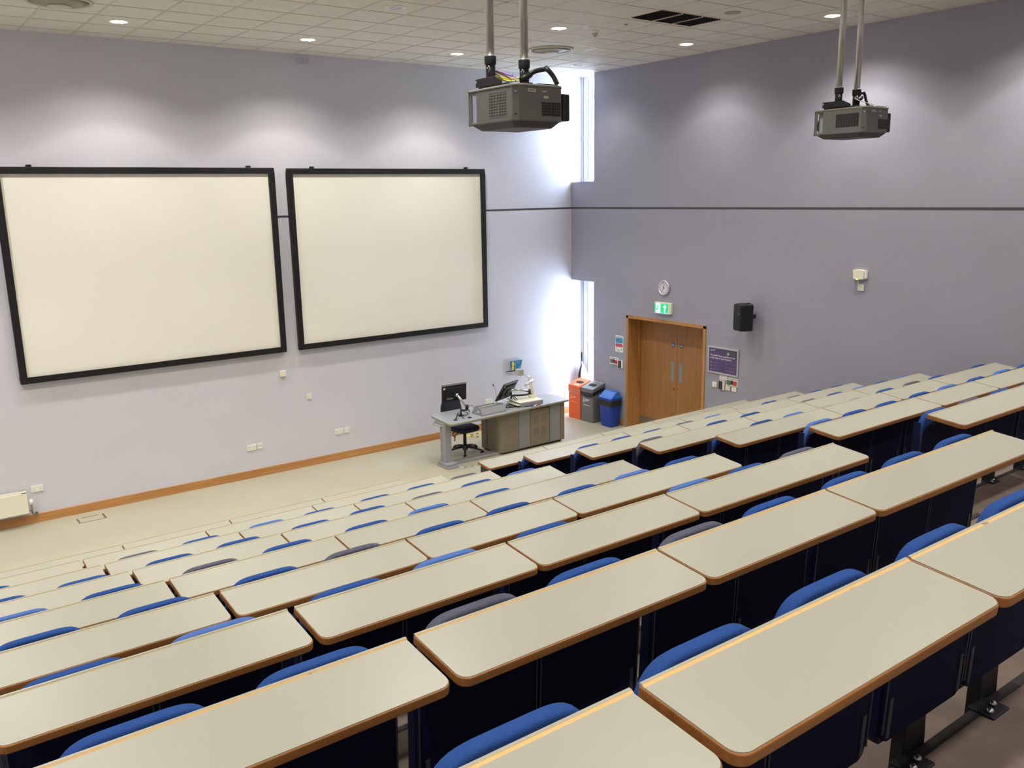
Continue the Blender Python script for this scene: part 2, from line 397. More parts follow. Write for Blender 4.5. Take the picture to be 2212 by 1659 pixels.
def desk_meshes(L, front, worn):
    key = (round(L, 3), front, worn)
    if key in DESK_CACHE: return DESK_CACHE[key]
    h = L/2; out = []
    def tilt(me): me.transform(Rt); return me
    # slab (wood edged), laminate, raised lip
    sl = MB().prism(rrect(-h, h, -TD, 0, .036, 6, (1, 1, .12, .12)), 'z', -.030, -.0015, sm=False).mesh('edge_band', M_edge, .007, 3)
    la = MB().prism(rrect(-h+.003, h-.003, -TD+.004, -(.0149 if worn == 2 else (.0119 if worn else .0104)), .034, 6, (1, 1, 0, 0)), 'z', -.0016, .0004).mesh('tabletop', M_lam)
    w_ = .0150 if worn == 2 else (.0120 if worn else .0105); li = MB(); li.prism([(-w_, .0002), (-.0088, .0042), (-.0085, -.001), (-w_, -.001)], 'x', -h+.002, h-.002)
    li.mat(1).prism([(-.0088, -.001), (-.0088, .0046), (-.0012, .0046), (0, .0030), (0, -.001)], 'x', -h+.002, h-.002)
    li = li.mesh('pencil_lip', [M_lip if worn else M_lip2, M_lam])
    for me in (sl, la, li): tilt(me)
    br = MB()
    for sx in (-1, 1):
        br.prism([(.010, -.10), (.010, -.05), (0.0, -.030), (-.17, -.047), (-.17, -.055), (.0, -.075)], 'x', sx*(h-.12)-.004, sx*(h-.12)+.004)
    br = br.mesh('bracket', M_steel)
    out = [('edge_band', sl), ('tabletop', la), ('pencil_lip', li), ('bracket', br)]
    if front:
        out.append(('front_panel', MB().box(-h+.02, h-.02, -.045, -.025, -.66, -.034).mesh('front_panel', M_shell)))
        out.append(('end_panel', MB().prism([(-.04, -.71), (-.04, -.034), (-.20, -.052), (-.20, -.09), (-.10, -.14), (-.10, -.64), (-.22, -.68), (-.22, -.71)], 'x', -h+.012, -h+.034).mesh('end_panel', M_steel, .003)))
        out.append(('end_panel', MB().prism([(-.04, -.71), (-.04, -.034), (-.20, -.052), (-.20, -.09), (-.10, -.14), (-.10, -.64), (-.22, -.68), (-.22, -.71)], 'x', h-.034, h-.012).mesh('end_panel', M_steel, .003)))
    DESK_CACHE[key] = out; return out
ORD = ['', 'first', 'second', 'third', 'fourth', 'fifth', 'sixth', 'seventh', 'eighth', 'ninth', 'tenth']
def row_words(i): return {8: 'front row', 0: 'nearest row'}.get(i, '%s row back' % ORD[9-i])
def desk(x0, x1, i, label):
    g0 = .012 if abs(x0+9.855) < .01 else .004; g1 = .012 if abs(x1+9.855) < .01 else .004
    x0 += g0; x1 -= g1; L = x1-x0
    t = thing('bench_desk', ((x0+x1)/2, ROWY[i], ROWZ[i]), label, 'desk', 'bench desks of the lecture seating')
    for nm, me in desk_meshes(L, i == 8, max(0, 2-i)): obj(nm, me, None, t)
    return t
LJ = [-10.845, -9.855, -8.865, -7.875, -6.44]
LI = [-10.37, -9.37, -8.372, -7.388, -6.43]
RJ = [-5.38, -3.88, -2.89, -1.925, -.48]
RI = [-5.38, -4.39, -3.425, -2.46, -1.44, -.48]
def visible(x0, x1, i):
    a = proj((x0, ROWY[i], ROWZ[i])); b = proj((x1, ROWY[i], ROWZ[i]))
    c = proj((x1, ROWY[i]-.26, ROWZ[i])) or (0, 9999); d = proj((x0, ROWY[i]-.26, ROWZ[i])) or (0, 9999)
    if not b: return False
    xs = [p[0] for p in (a, b, c, d) if p]; ys = [p[1] for p in (a, b, c, d) if p]
    return max(xs) > -60 and min(xs) < 2260 and min(ys) < 1700
for i in range(9):
    J = LI if i == 8 else LJ
    n = len(J)-1
    for k in range(n):
        if not visible(J[k], J[k+1], i): continue
        pos = n-k                       # 1 = beside the aisle
        size = 'three-seat' if (i < 8 and k == n-1) else 'two-seat'
        where = 'beside the aisle on its left' if pos == 1 else '%s left of the aisle' % ORD[pos]
        desk(J[k], J[k+1], i, '%s cream bench desk, %s, %s' % (size, where, row_words(i)))
    J = RI if i == 8 else RJ
    n = len(J)-1
    for k in range(n):
        if not visible(J[k], J[k+1], i): continue
        size = 'three-seat' if (i < 8 and k in (0, 3)) else 'two-seat'
        where = 'beside the aisle on its right' if k == 0 else '%s right of the aisle' % ORD[k+1]
        desk(J[k], J[k+1], i, '%s cream bench desk, %s, %s' % (size, where, row_words(i)))

# ------------------------------------------------------------------ tip-up seats (their backs stand behind each desk's far edge)
def back_outline(w, zt, z0, p=4.6, h=.17, n=26):
    pts = []
    for k in range(n+1):
        u = -1+2*k/n; s = math.copysign(abs(u)**.72, u)
        pts.append((w*s, zt-h*abs(s)**p))
    lo = [(w*.985, z0+.05), (w*.93, z0+.012), (w*.84, z0), (-w*.84, z0), (-w*.93, z0+.012), (-w*.985, z0+.05)]
    return pts+lo
ZT = .978-.006         # top of the back over its tier floor
def lean(me, k=.045):
    for v in me.vertices: v.co.y += (ZT-v.co.z)*k
    return me
def seat_proto():
    t = thing('tip_up_seat', (0, 0, 0), '', 'seat', 'tip-up seats of the lecture theatre')
    b = MB().prism(back_outline(.221, ZT, .42, 5.6, .16), 'y', .002, .046, sm=False)
    me = lean(b.mesh('backrest', M_blue, .013, 3))
    for p in me.polygons: p.use_smooth = True
    obj('backrest', me, M_blue, t)
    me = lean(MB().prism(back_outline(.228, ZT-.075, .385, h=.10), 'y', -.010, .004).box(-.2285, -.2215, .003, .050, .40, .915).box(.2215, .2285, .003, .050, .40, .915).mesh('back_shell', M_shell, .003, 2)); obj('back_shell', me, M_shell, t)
    pad = MB().prism(rrect(-.18, .18, .40, .62, .05, 5), 'y', .060, .095).mesh('seat_pad', M_shell, .02, 3); obj('seat_pad', pad, M_shell, t)
    for sx in (-1, 1):
        obj('back_bracket', lean(MB().box(sx*.222-.003, sx*.222+.003, -.0125, -.009, .42, ZT-.12).box(sx*.196-.008, sx*.196+.008, -.0135, -.009, .40, .53).mesh('back_bracket', M_seam, .001)), None, t)
    ped = MB().prism([(-.075, 0.0), (.075, 0.0), (.055, .41), (-.055, .41)], 'y', .032, .075)
    ped.box(-.21, .21, .03, .10, .375, .405)
    p = obj('pedestal', ped, M_steel, t, bevel=.004)
    fp = MB().box(-.125, -.02, -.045, .04, .268, .278).box(-.125, -.02, .027, .034, .18, .27)
    f = obj('foot_plate', fp, M_steel, p, bevel=.002)
    return t
proto = seat_proto()
fb = MB()
fb.lathe([(.013, 0), (.013, .006), (.009, .012), (.0, .014)], (0, 0, 0), 12)
bolt_me = fb.mesh('foot_bolt', M_bolt)
for ch in proto.children:
    if ch.name.startswith('pedestal'):
        for bx, by in ((-.098, -.02), (-.048, -.005)): obj('foot_bolt', bolt_me, None, ch, loc=(bx, by, .278))
LS = [-10.58, -10.115, -9.595, -9.135, -8.61, -8.15, -7.63, -7.165, -6.705]
RS = [-5.155, -4.685, -4.22, -3.70, -3.225, -2.70, -2.19, -1.69, -1.23, -.76]
# colour of each seat seen over the far edge of desk row i: B blue, b faded blue, G charcoal; capitals raised, t = pushed lower
CL = {0: 'B B B B B B B B B', 1: 'B B G B G B B B B', 2: 'B b B b B Gt b B G', 3: 'B B B G B B B b B', 4: 'b B G B B b B Bt B', 5: 'B B B B B B G B b',
      6: 'B Gt G B b B B B G', 7: 'b Gt Bt Bt G B G Gt Gt'}
CR = {2: 'B G B B B B B B B B', 3: 'b B B B b B b B B B', 4: 'Bt B b Gt Bt B G B Gt B', 5: 'G Bt BB BB Gt G B b B b', 6: 'B B B G b Gt B G B B', 7: 'B G B B B b Bt B Bt B'}
VM = {}
def variant(me, m):
    k = (me.name, m.name)
    if k not in VM: c = me.copy(); c.materials.clear(); c.materials.append(m); VM[k] = c
    return VM[k]
CN = {'B': ('blue', M_blue), 'b': ('faded blue', M_blue2), 'G': ('charcoal grey', M_char)}
bme = [c for c in proto.children if c.name.startswith('backrest')][0].data
pme = [c for c in proto.children if c.name.startswith('seat_pad')][0].data
first = True
for i in range(8):
    for side, XS, CC in (('left', LS, CL), ('right', RS, CR)):
        codes = CC.get(i, 'B B B B B B B B B B').split()
        for k, x in enumerate(XS):
            if not visible(x-.23, x+.23, i): continue
            cd = codes[k]
            s = proto if first else copy_tree(proto); first = False
            s.location = (x, ROWY[i]+.030, FL[i+1])
            n = len(XS)-k if side == 'left' else k+1
            where = ('beside the aisle on its %s' % side) if n == 1 else '%s %s of the aisle' % (ORD[n], side)
            r = 9-(i+1)                                    # 1 = seats of the front row of people
            rw = 'front seat row' if i == 7 else ('nearest seat row' if i == 0 else '%s seat row from front' % ORD[8-i])
            s['label'] = '%s tip-up seat, %s, %s' % (CN[cd[0]][0], where, rw)
            dz = {'t': -.022, 'B': .008}.get(cd[1:], 0)+random.uniform(-.004, .004)
            for ch in s.children:
                if ch.name.startswith('backrest'): ch.data = variant(bme, CN[cd[0]][1]); ch.location.z = dz

# ------------------------------------------------------------------ downlights (the room's real lamps)
M_ref = mat('downlight_reflector', (225, 225, 222), .25, metal=.6)
M_refoff = mat('downlight_off', (205, 210, 222), .3, metal=.3)
M_tube = mat('lamp_glow', (255, 250, 235), .5, emis=(255, 248, 226), es=9)
M_tubeoff = mat('lamp_tube_off', (225, 225, 225), .3)
def dl_proto(lit):
    t = thing('downlight', (0, 0, 0), '', 'ceiling light')
    obj('rim', MB().lathe([(.092, .0005), (.092, -.006), (.112, -.008), (.118, -.004), (.118, .0)], (0, 0, 0), 32), M_white, t)
    obj('reflector', MB().lathe([(.093, -.004), (.080, -.0015), (.03, -.0012), (0.0005, -.0012)], (0, 0, 0), 32), M_tube if lit else M_refoff, t)
    for sx in (-1, 1): obj('lamp_tube', MB().tube([(sx*.045, -.05, -.006), (sx*.045, .05, -.006)], .009, 8), M_tube if lit else M_tubeoff, t)
    return t
LIT = {}
lit_p = dl_proto(True); off_p = dl_proto(False); fl = {True: True, False: True}
spot = bpy.data.lights.new('downlight_beam', 'SPOT'); spot.energy = LAMP; spot.spot_size = math.radians(140); spot.spot_blend = .1; spot.shadow_soft_size = .09; spot.color = (1.0, .955, .87)
spot.use_nodes = True; _n = spot.node_tree.nodes; _l = spot.node_tree.links      # wide 'batwing' beam of a real downlight
_e = next(k for k in _n if k.type == 'EMISSION'); _g = _n.new('ShaderNodeNewGeometry'); _s = _n.new('ShaderNodeSeparateXYZ'); _l.new(_g.outputs['Incoming'], _s.inputs[0])
_p = _n.new('ShaderNodeMath'); _p.operation = 'MULTIPLY'; _l.new(_s.outputs['Z'], _p.inputs[0]); _l.new(_s.outputs['Z'], _p.inputs[1])
_a = _n.new('ShaderNodeMath'); _a.operation = 'MULTIPLY_ADD'; _l.new(_p.outputs[0], _a.inputs[0]); _a.inputs[1].default_value = .62; _a.inputs[2].default_value = .38
_d = _n.new('ShaderNodeMath'); _d.operation = 'DIVIDE'; _d.inputs[0].default_value = .82; _l.new(_a.outputs[0], _d.inputs[1]); 
_ab = _n.new('ShaderNodeMath'); _ab.operation = 'ABSOLUTE'; _l.new(_s.outputs['Z'], _ab.inputs[0])
_r = _n.new('ShaderNodeValToRGB'); _l.new(_ab.outputs[0], _r.inputs['Fac']); _el = _r.color_ramp.elements
_el[0].position = .41; _el[0].color = (0, 0, 0, 1); _el[1].position = .88; _el[1].color = (1, 1, 1, 1)
for _q, _v in ((.47, .03), (.57, .14), (.635, .26), (.685, .52), (.76, .64)): _x = _el.new(_q); _x.color = (_v, _v, _v, 1)
_m = _n.new('ShaderNodeMath'); _m.operation = 'MULTIPLY'; _l.new(_d.outputs[0], _m.inputs[0]); _l.new(_r.outputs['Color'], _m.inputs[1]); _l.new(_m.outputs[0], _e.inputs['Strength'])
spot2 = spot.copy(); spot2.energy = LAMP*.6
ROWL = {}
for yy, kk in ((-1.2, .86), (-3.6, 1.15), (-6.0, .55), (-8.4, .34), (-10.8, .30), (-13.2, .28), ('wall', .95)):
    ROWL[yy] = spot.copy(); ROWL[yy].energy = LAMP*kk      # the rear circuits are dimmed
names = {(-8.07, -1.2): 'lit round ceiling downlight above the left projection screen', (-5.67, -1.2): 'lit round ceiling downlight above the gap between both screens',
         (-3.27, -1.2): 'lit round ceiling downlight above the right projection screen', (-3.27, -3.6): 'lit round ceiling downlight just right of the nearer projector poles',
         (-.87, -3.6): 'lit round ceiling downlight between the dark ceiling vent and side wall', (-.87, -6.0): 'lit round ceiling downlight beside the farther projector poles',
         (-5.67, -3.6): 'unlit round ceiling downlight at the top edge left of the nearer projector', (-.87, -1.2): 'unlit round ceiling downlight nearest the corner window'}
for x in (-.87, -3.27, -5.67, -8.07, -10.47, -12.87):
    for y in (-1.2, -3.6, -6.0, -8.4, -10.8, -13.2):
        lit = (x, y) not in ((-5.67, -3.6), (-.87, -1.2))
        p = lit_p if lit else off_p
        o = p if fl[lit] else copy_tree(p); fl[lit] = False
        o.location = (x, y, HC)
        o['label'] = names.get((x, y), 'lit ceiling downlight, %s from the side wall, %s row from the screens' % (ORD[int(round((-.87-x)/2.4))+1], ORD[int(round((-1.2-y)/2.4))+1])); o['group'] = 'round ceiling downlights' if (x, y) in names else 'round ceiling downlights over the seating'
        if lit or (x, y) == (-.87, -1.2):
            sp = bpy.data.objects.new('beam', (ROWL['wall'] if (x > -2 and y < -5 and y > -10) else ROWL[y]) if lit else spot2); COL.objects.link(sp); sp.parent = o; sp.location = (0, 0, -.03)

# ceiling fittings
t = thing('air_vent', (-2.436, -4.87, HC), 'dark rectangular three-panel air vent in the ceiling', 'air vent')
obj('vent_frame', MB().box(-.555, .555, -.285, .285, -.006, .001), M_ceil, t)
for k in range(3):
    x0 = -.53+k*.355; mb = MB().box(x0, x0+.345, -.26, .26, -.007, -.0055)
    if k: obj('divider_bar', MB().box(x0-.012, x0+.002, -.27, .27, -.020, -.004), M_tbar, t)
    for q in range(12): mb.cbox((x0+.1725, -.24+q*.0435, -.010), (.345, .018, .003), Matrix.Rotation(.6, 3, 'X'))
    obj('vent_grille', mb, mat('vent_dark', (58, 54, 46), .8), t)
def diffuser(x, y, label):
    t = thing('ceiling_diffuser', (x, y, HC), label, 'air diffuser', 'round ceiling diffusers')
    obj('outer_ring', MB().lathe([(.335, 0), (.335, -.016), (.318, -.024), (.300, -.012), (.300, 0)], (0, 0, 0), 40), mat('diffuser_white', (205, 198, 182), .5), t)
    obj('inner_cone', MB().lathe([(.296, -.004), (.20, -.030), (.115, -.052), (.11, -.054), (.001, -.054)], (0, 0, 0), 40), mat('diffuser_cone', (150, 146, 122), .5), t)
    obj('centre_disc', MB().lathe([(.12, -.054), (.115, -.062), (.001, -.064)], (0, 0, 0), 32), M_tbar, t)
diffuser(-2.29, -2.235, 'round white ceiling diffuser behind the nearer projector poles')
diffuser(-8.86, -2.03, 'round ceiling diffuser cut off at the top left corner')
t = thing('smoke_detector', (-2.737, -3.70, HC), 'small white smoke detector on the ceiling near the dark vent', 'smoke detector')
obj('base', MB().lathe([(.055, 0), (.055, -.02), (.048, -.032), (.0, -.032)], (0, 0, 0), 24), M_white, t)
obj('sensor', MB().lathe([(.045, -.03), (.030, -.062), (.016, -.066), (.014, -.085), (.0, -.088)], (0, 0, 0), 24), mat('detector_beige', (190, 182, 165), .5), t)
tag(obj('ceiling_sensor', MB().lathe([(.026, 0), (.024, -.012), (.0, -.014)], (-2.70, -4.25, HC), 20), mat('sensor_beige', (170, 162, 148), .5)), 'tiny round sensor on the ceiling left of the dark vent', 'sensor')
t = thing('ceiling_speaker', (-2.10, -5.46, HC), 'flat round ceiling loudspeaker right of the dark vent', 'loudspeaker')
obj('grille', MB().lathe([(.098, 0), (.098, -.004), (.09, -.008), (.0, -.009)], (0, 0, 0), 32), perf('speaker_perf', (176, 170, 160), (120, 115, 108), 220, 220, 0), t)
tag(obj('junction_box', MB().prism(rrect(-5.335, -5.253, 6.175, 6.257, .012), 'y', -.022, -.001), mat('painted_box', (196, 193, 204), .6), bevel=.003), 'left of two lavender-painted boxes high on the front wall', 'junction box', 'painted boxes near the ceiling')
tag(obj('junction_box', MB().prism(rrect(-5.225, -5.143, 6.183, 6.265, .012), 'y', -.022, -.001), mat('painted_box', (196, 193, 204), .6), bevel=.003), 'right of two lavender-painted boxes high on the front wall', 'junction box', 'painted boxes near the ceiling')

# ------------------------------------------------------------------ ceiling-hung projectors
M_gr1 = perf('grille_side', (112, 112, 108), (10, 10, 10), 0, 62, 62, .38)
M_gr2 = perf('grille_side_dark', (60, 60, 56), (12, 12, 12), 0, 40, 90, .3)
M_grR = perf('grille_rear', (70, 68, 62), (10, 10, 11), 52, 0, 62, .34)
M_sat = mat('sticker_white', (215, 212, 200), .5); M_satd = mat('sticker_grey', (122, 120, 112), .5)
def projector(K, poles, label, near):
    """K: rear left upper corner of the body; body runs +x (width) and +y (length)"""
    Wd, Ln, Ht = .385, .475, .245
    t = thing('projector', (K[0], K[1], K[2]-Ht), label, 'projector', 'ceiling-hung projectors')
    c = .032
    # housing: octagonal plan with cut rear corner, carry handle at the front left
    plan = [(c, 0), (Wd-.04, 0), (Wd, .04), (Wd, Ln), (.05, Ln), (.05, Ln-.075), (0, Ln-.075), (0, c)]
    mb = MB().prism(plan, 'z', .035, Ht-.014); obj('housing', mb, M_proj, t, bevel=.006)
    obj('top_cover', MB().prism([(c-.006, -.004), (Wd-.04, -.004), (Wd+.004, .04), (Wd+.004, Ln), (-.004, Ln), (-.004, c-.006)], 'z', Ht-.014, Ht), M_projL, t, bevel=.005)
    obj('base', MB().add([(c+.01, .01, .035), (Wd-.04, .01, .035), (Wd-.01, .05, .035), (Wd-.01, Ln-.01, .035), (.01, Ln-.01, .035), (.01, c+.01, .035),
                          (c+.05, .05, 0), (Wd-.07, .05, 0), (Wd-.05, .08, 0), (Wd-.05, Ln-.06, 0), (.05, Ln-.06, 0), (.05, c+.05, 0)],
                         [(0, 1, 2, 3, 4, 5), (11, 10, 9, 8, 7, 6)]+[(i, (i+1) % 6, (i+1) % 6+6, i+6) for i in range(6)]), M_projD, t)
    # handle loop at the front left corner
    hb = MB()
    hb.box(0, .014, Ln-.018, Ln, .035, Ht-.014); hb.box(0, .05, Ln-.075, Ln, .035, .050); hb.box(0, .05, Ln-.075, Ln, Ht-.030, Ht-.014)
    obj('carry_handle', hb, M_proj, t, bevel=.006)
    obj('handle_lining', MB().box(.047, .0515, Ln-.073, Ln-.016, .052, Ht-.032), mat('handle_silver', (170, 178, 190), .35), t)
    if near: obj('side_grille', MB().box(-.0015, .002, .085, .265, .065, .205), M_gr1, t)
    else: obj('side_grille', MB().box(-.0015, .002, .055, .27, .085, .195), M_gr2, t)
    obj('rear_grille', MB().box(.20, .345, -.0015, .002, .065, .145), M_grR, t)
    lab = MB().box(.095, .155, -.0015, .001, .200, .218); lab.box(.205, .235, -.0015, .001, .204, .210); lab.box(.215, .25, -.0015, .001, .168, .180)
    obj('label', lab, M_sat, t)
    lab = MB().box(.085, .16, -.0012, .001, .060, .100)
    for q in range(7): lab.box(.10, .155, -.0012, .001, .115+.010*q, .119+.010*q)
    obj('label_print', lab, M_satd, t)
    lp = MB()
    for q in range(6): lp.box(.102+.008*q, .106+.008*q, -.0022, -.0014, .205, .213)
    obj('label_text', lp, M_black, t)
    def wedge(z0, z1):        # triangle on the cut corner, base at z0, tip at z1
        v = []
        for o_ in (.0015, -.003):
            v += [(c+.012-o_, -.0008-o_, z0), (-.0008-o_, c+.012-o_, z0), (c/2-o_, c/2-o_, z1)]
        return MB().add(v, [(0, 1, 2), (5, 4, 3), (0, 3, 4, 1), (1, 4, 5, 2), (2, 5, 3, 0)])
    obj('corner_foot', wedge(.036, .080), mat('foot_dark', (52, 50, 50), .6), t)
    obj('corner_cap', wedge(Ht-.012, Ht-.052), mat('cap_cream', (214, 210, 194), .4), t)
    obj('input_cover', MB().box(Wd, Wd+.062, .03, .30, .045, .205), M_black, t, bevel=.010, seg=3)
    ln = MB().lathe([(.062, 0), (.062, .05), (.055, .06), (.05, .075), (.0, .07)], (Wd*.45, Ln, .125), 28, 'y'); obj('lens', ln, M_black, t)
    obj('power_switches', MB().box(.09, .15, .02, .06, Ht, Ht+.010).box(.19, .34, .015, .045, Ht, Ht+.008), M_black, t, bevel=.003)
    # mount
    tl = [(p[0]-K[0], p[1]-K[1], p[2]-K[2]+Ht) for p in poles]
    mo = thing('projector_mount', (poles[0][0], poles[0][1], K[2]), 'black plate and two %s steel poles carrying the %s projector' % ('thick' if near else 'far', 'nearer' if near else 'farther'), 'projector mount', 'projector pole mounts')
    P = [(p[0]-poles[0][0], p[1]-poles[0][1], p[2]-K[2]) for p in poles]; top = HC-K[2]
    ox, oy = K[0]-poles[0][0], K[1]-poles[0][1]
    pl = MB().box(ox+.03, ox+Wd-.03, oy+.12, oy+Ln-.06, .001, .016)
    obj('mount_plate', pl, M_steel, mo, bevel=.003)
    obj('side_bracket', MB().prism([(oy+.15, .012), (oy+.15, .03), (oy+.22, .062), (oy+.42, .062), (oy+.42, .012)], 'x', ox+.012, ox+.020), M_steel, mo, bevel=.003)
    obj('bracket_bolt', MB().cyl((ox+.006, oy+.405, .043), (ox+.012, oy+.405, .043), .007, n=10), M_bolt, mo)
    for k, p in enumerate(P):
        obj('pole', MB().cyl((p[0], p[1], p[2]), (p[0], p[1], top), .0255, n=24), M_chrome, mo)
        obj('pole_socket', MB().cyl((p[0], p[1], .01), (p[0], p[1], p[2]-.045), .030, n=24).cyl((p[0], p[1], p[2]-.05), (p[0], p[1], p[2]-.002), .036, .037, n=24), M_steel, mo, bevel=.002)
        obj('pole_rim', MB().lathe([(.0257, 0), (.036, 0), (.036, .006), (.0257, .008)], (p[0], p[1], p[2]-.003), 24), M_alu, mo)
        obj('socket_screw', MB().cyl((p[0]-.03, p[1]-.02, p[2]-.075), (p[0]-.046, p[1]-.03, p[2]-.075), .006, n=8).tube([(p[0]-.038, p[1]-.03, p[2]-.06), (p[0]-.03, p[1]-.036, p[2]-.075), (p[0]-.034, p[1]-.028, p[2]-.10)], .003), M_bolt, mo)
        obj('ceiling_flange', MB().cyl((p[0], p[1], top-.012), (p[0], p[1], top), .06, n=24), M_steel, mo)
    # cables
    a = Vector(P[0]); b = Vector(P[1]); rear = Vector((ox+.06, oy+.07, .02)); rr = Vector((ox+.33, oy+.03, .02))
    cables = [((Vector((a.x+.03, a.y-.02, .12)), Vector((a.x+.08, a.y-.10, .085)), Vector((ox+.09, oy+.13, .06)), rear), .005, (150, 110, 190)),
              ((Vector((a.x+.03, a.y-.015, .10)), Vector((a.x+.09, a.y-.03, .075)), Vector((b.x-.03, b.y-.03, .07))), .006, (222, 196, 40)),
              ((Vector((a.x+.03, a.y-.02, .09)), Vector((a.x+.09, a.y-.04, .062)), Vector((b.x-.03, b.y-.035, .055))), .005, (200, 215, 60)),
              ((Vector((a.x+.03, a.y-.01, .115)), Vector((a.x+.07, a.y-.05, .09)), Vector((a.x+.10, a.y-.09, .06))), .004, (222, 140, 50))] if near else \
             [((Vector((b.x+.02, b.y-.03, .13)), Vector((b.x-.06, b.y-.03, .08)), Vector((ox+.20, oy+.05, .02))), .0035, (190, 188, 180))]
    for pts, r, c in cables:
        obj('signal_cable', MB().tube([p for p in bez(pts)], r), mat('cable_%d_%d_%d' % c, c, .5), mo)
    cd = [Vector((b.x-.01, b.y-.035, .075)), Vector((b.x+.04, b.y-.05, .11)), Vector((b.x+.10, b.y-.09, .125)), Vector((rr.x-.025, rr.y+.05, .105)), Vector((rr.x-.0, rr.y+.02, .06)), Vector((rr.x+.015, rr.y, .012))] if near else \
         [Vector((b.x+.02, b.y-.03, .13)), Vector((b.x+.05, b.y-.04, .13)), Vector((b.x+.06, b.y-.06, .06)), Vector((b.x+.06, b.y-.09, .01))]
    obj('corrugated_conduit', MB().tube(bez(cd), .015 if near else .012, 10), M_black, mo)
    obj('conduit_gland', MB().cyl((b.x-.05, b.y-.035, .055), (b.x+.02, b.y-.035, .095), .020, n=12), M_black, mo)
def bez(pts, n=14):
    """smooth curve through control points (Catmull-Rom)"""
    P = [Vector(p) for p in pts]
    if len(P) < 3: return P
    Q = [P[0]*2-P[1]]+P+[P[-1]*2-P[-2]]; out = []
    for i in range(1, len(Q)-2):
        for k in range(n):
            s = k/n; a, b, c, d = Q[i-1:i+3]
            out.append(.5*((2*b)+(c-a)*s+(2*a-5*b+4*c-d)*s*s+(3*b-a-3*c+d)*s**3))
    out.append(P[-1]); return out
projector((-7.75, -8.588, 4.860), [(-7.63, -8.18, 5.065), (-7.45, -8.29, 5.042)], 'grey projector hanging nearer the camera, in front of the corner window', True)
projector((-4.08, -8.54, 4.893), [(-4.0, -8.23, 5.070), (-3.86, -8.31, 5.055)], 'grey projector hanging farther away against the purple side wall', False)

# ------------------------------------------------------------------ lecturer's desk
DZ = .742
t = thing('lectern_desk', (-2.65, -1.3, 0), 'long grey lecturer desk with taupe cabinet and one slotted post leg', 'desk')
def L(x, y): return (x+2.65, y+1.3)
top = []
for px, py, r in ((-3.925, -1.70, .10), (-1.385, -1.585, .07), (-1.385, -.92, .12), (-3.84, -.90, .16)): top.append((px, py, r))
def round_poly(P, n=6):
    out = []
    for i, (x, y, r) in enumerate(P):
        p = Vector((x, y)); a = Vector(P[i-1][:2]); b = Vector(P[(i+1) % len(P)][:2])
        d1 = (a-p).normalized(); d2 = (b-p).normalized(); s = p+d1*r; e = p+d2*r
        for k in range(n+1):
            u = k/n; q = s*(1-u)**2+p*2*u*(1-u)+e*u*u; out.append((q.x, q.y))
    return out
tp = [L(*q) for q in round_poly(top)]
obj('desk_top_edge', MB().prism(tp, 'z', DZ-.034, DZ-.002), M_deskedge, t, bevel=.010, seg=3)
tp2 = [L(*q) for q in round_poly([(x+(.006 if x < -2 else -.006), y+(.006 if y < -1.3 else -.006), r) for x, y, r in top])]
obj('desk_top', MB().prism(tp2, 'z', DZ-.003, DZ), M_desktop, t)
cb = MB()
body = round_poly([(-2.86, -1.53, .13), (-1.47, -1.505, .02), (-1.47, -.98, .02), (-2.86, -.98, .02)], 8)
cb.prism([L(*q) for q in body], 'z', .03, DZ-.034); obj('cabinet_body', cb, M_deskpan, t)
obj('plinth', MB().prism([L(*q) for q in round_poly([(-2.82, -1.49, .12), (-1.50, -1.47, .02), (-1.50, -1.0, .02), (-2.82, -1.0, .02)], 8)], 'z', 0, .03), M_steel, t)
for x0, x1, m in ((-2.465, -2.235, M_deskgrey), (-1.80, -1.575, M_deskgrey)):
    a = L(x0, -1.535); b = L(x1, -1.53); obj('grey_panel', MB().box(a[0], b[0], a[1], a[1]+.02, .045, DZ-.055), m, t, bevel=.003)
a = L(-2.225, -1.533); b = L(-1.81, -1.53); obj('cabinet_door', MB().box(a[0], b[0], a[1], a[1]+.02, .045, DZ-.075), M_deskpan, t, bevel=.003)
sl = MB()
for cx in (-2.135, -2.075, -1.955, -1.90):
    for zz in (.20, .42):
        for q in range(8): u = L(cx, 0)[0]; sl.box(u-.016, u+.016, a[1]-.0015, a[1]+.001, zz+q*.019, zz+q*.019+.006)
obj('vent_slots', sl, mat('slot_dark', (92, 84, 70), .8), t)
a = L(-1.565, -1.525); b = L(-1.475, -1.52); obj('end_strip', MB().box(a[0], b[0], a[1]-.006, a[1]+.01, .04, DZ-.05), M_deskpan, t)
ca = L(-2.862, -1.15); obj('side_seam', MB().box(ca[0]-.002, ca[0]+.001, ca[1]-.003, ca[1]+.003, .04, DZ-.04), mat('slot_dark', (92, 84, 70), .8), t)
# post leg
px, py = L(-3.835, -1.40)
post = MB().prism([(px-.075, py-.03), (px-.055, py-.085), (px+.045, py-.10), (px+.075, py-.055), (px+.075, py+.06), (px-.05, py+.075), (px-.075, py+.04)], 'z', .06, DZ-.03)
obj('post_leg', post, M_grey, t, bevel=.006)
sl = MB()
for g in range(4):
    for q in range(6):
        z = .10+g*.155+q*.016
        for dy in (-.018, .022): sl.box(px-.0765, px-.074, py+dy-.012, py+dy+.012, z, z+.006)
obj('post_slots', sl, mat('slot_brown', (128, 112, 88), .8), t)
obj('foot', MB().prism(round_poly([(px-.13, py-.23, .06), (px+.10, py-.24, .06), (px+.11, py+.14, .05), (px-.10, py+.14, .05)]), 'z', .0, .03).prism(round_poly([(px-.115, py-.20, .06), (px+.09, py-.20, .06), (px+.09, py+.12, .05), (px-.09, py+.12, .05)]), 'z', .03, .07), M_grey, t, bevel=.006)
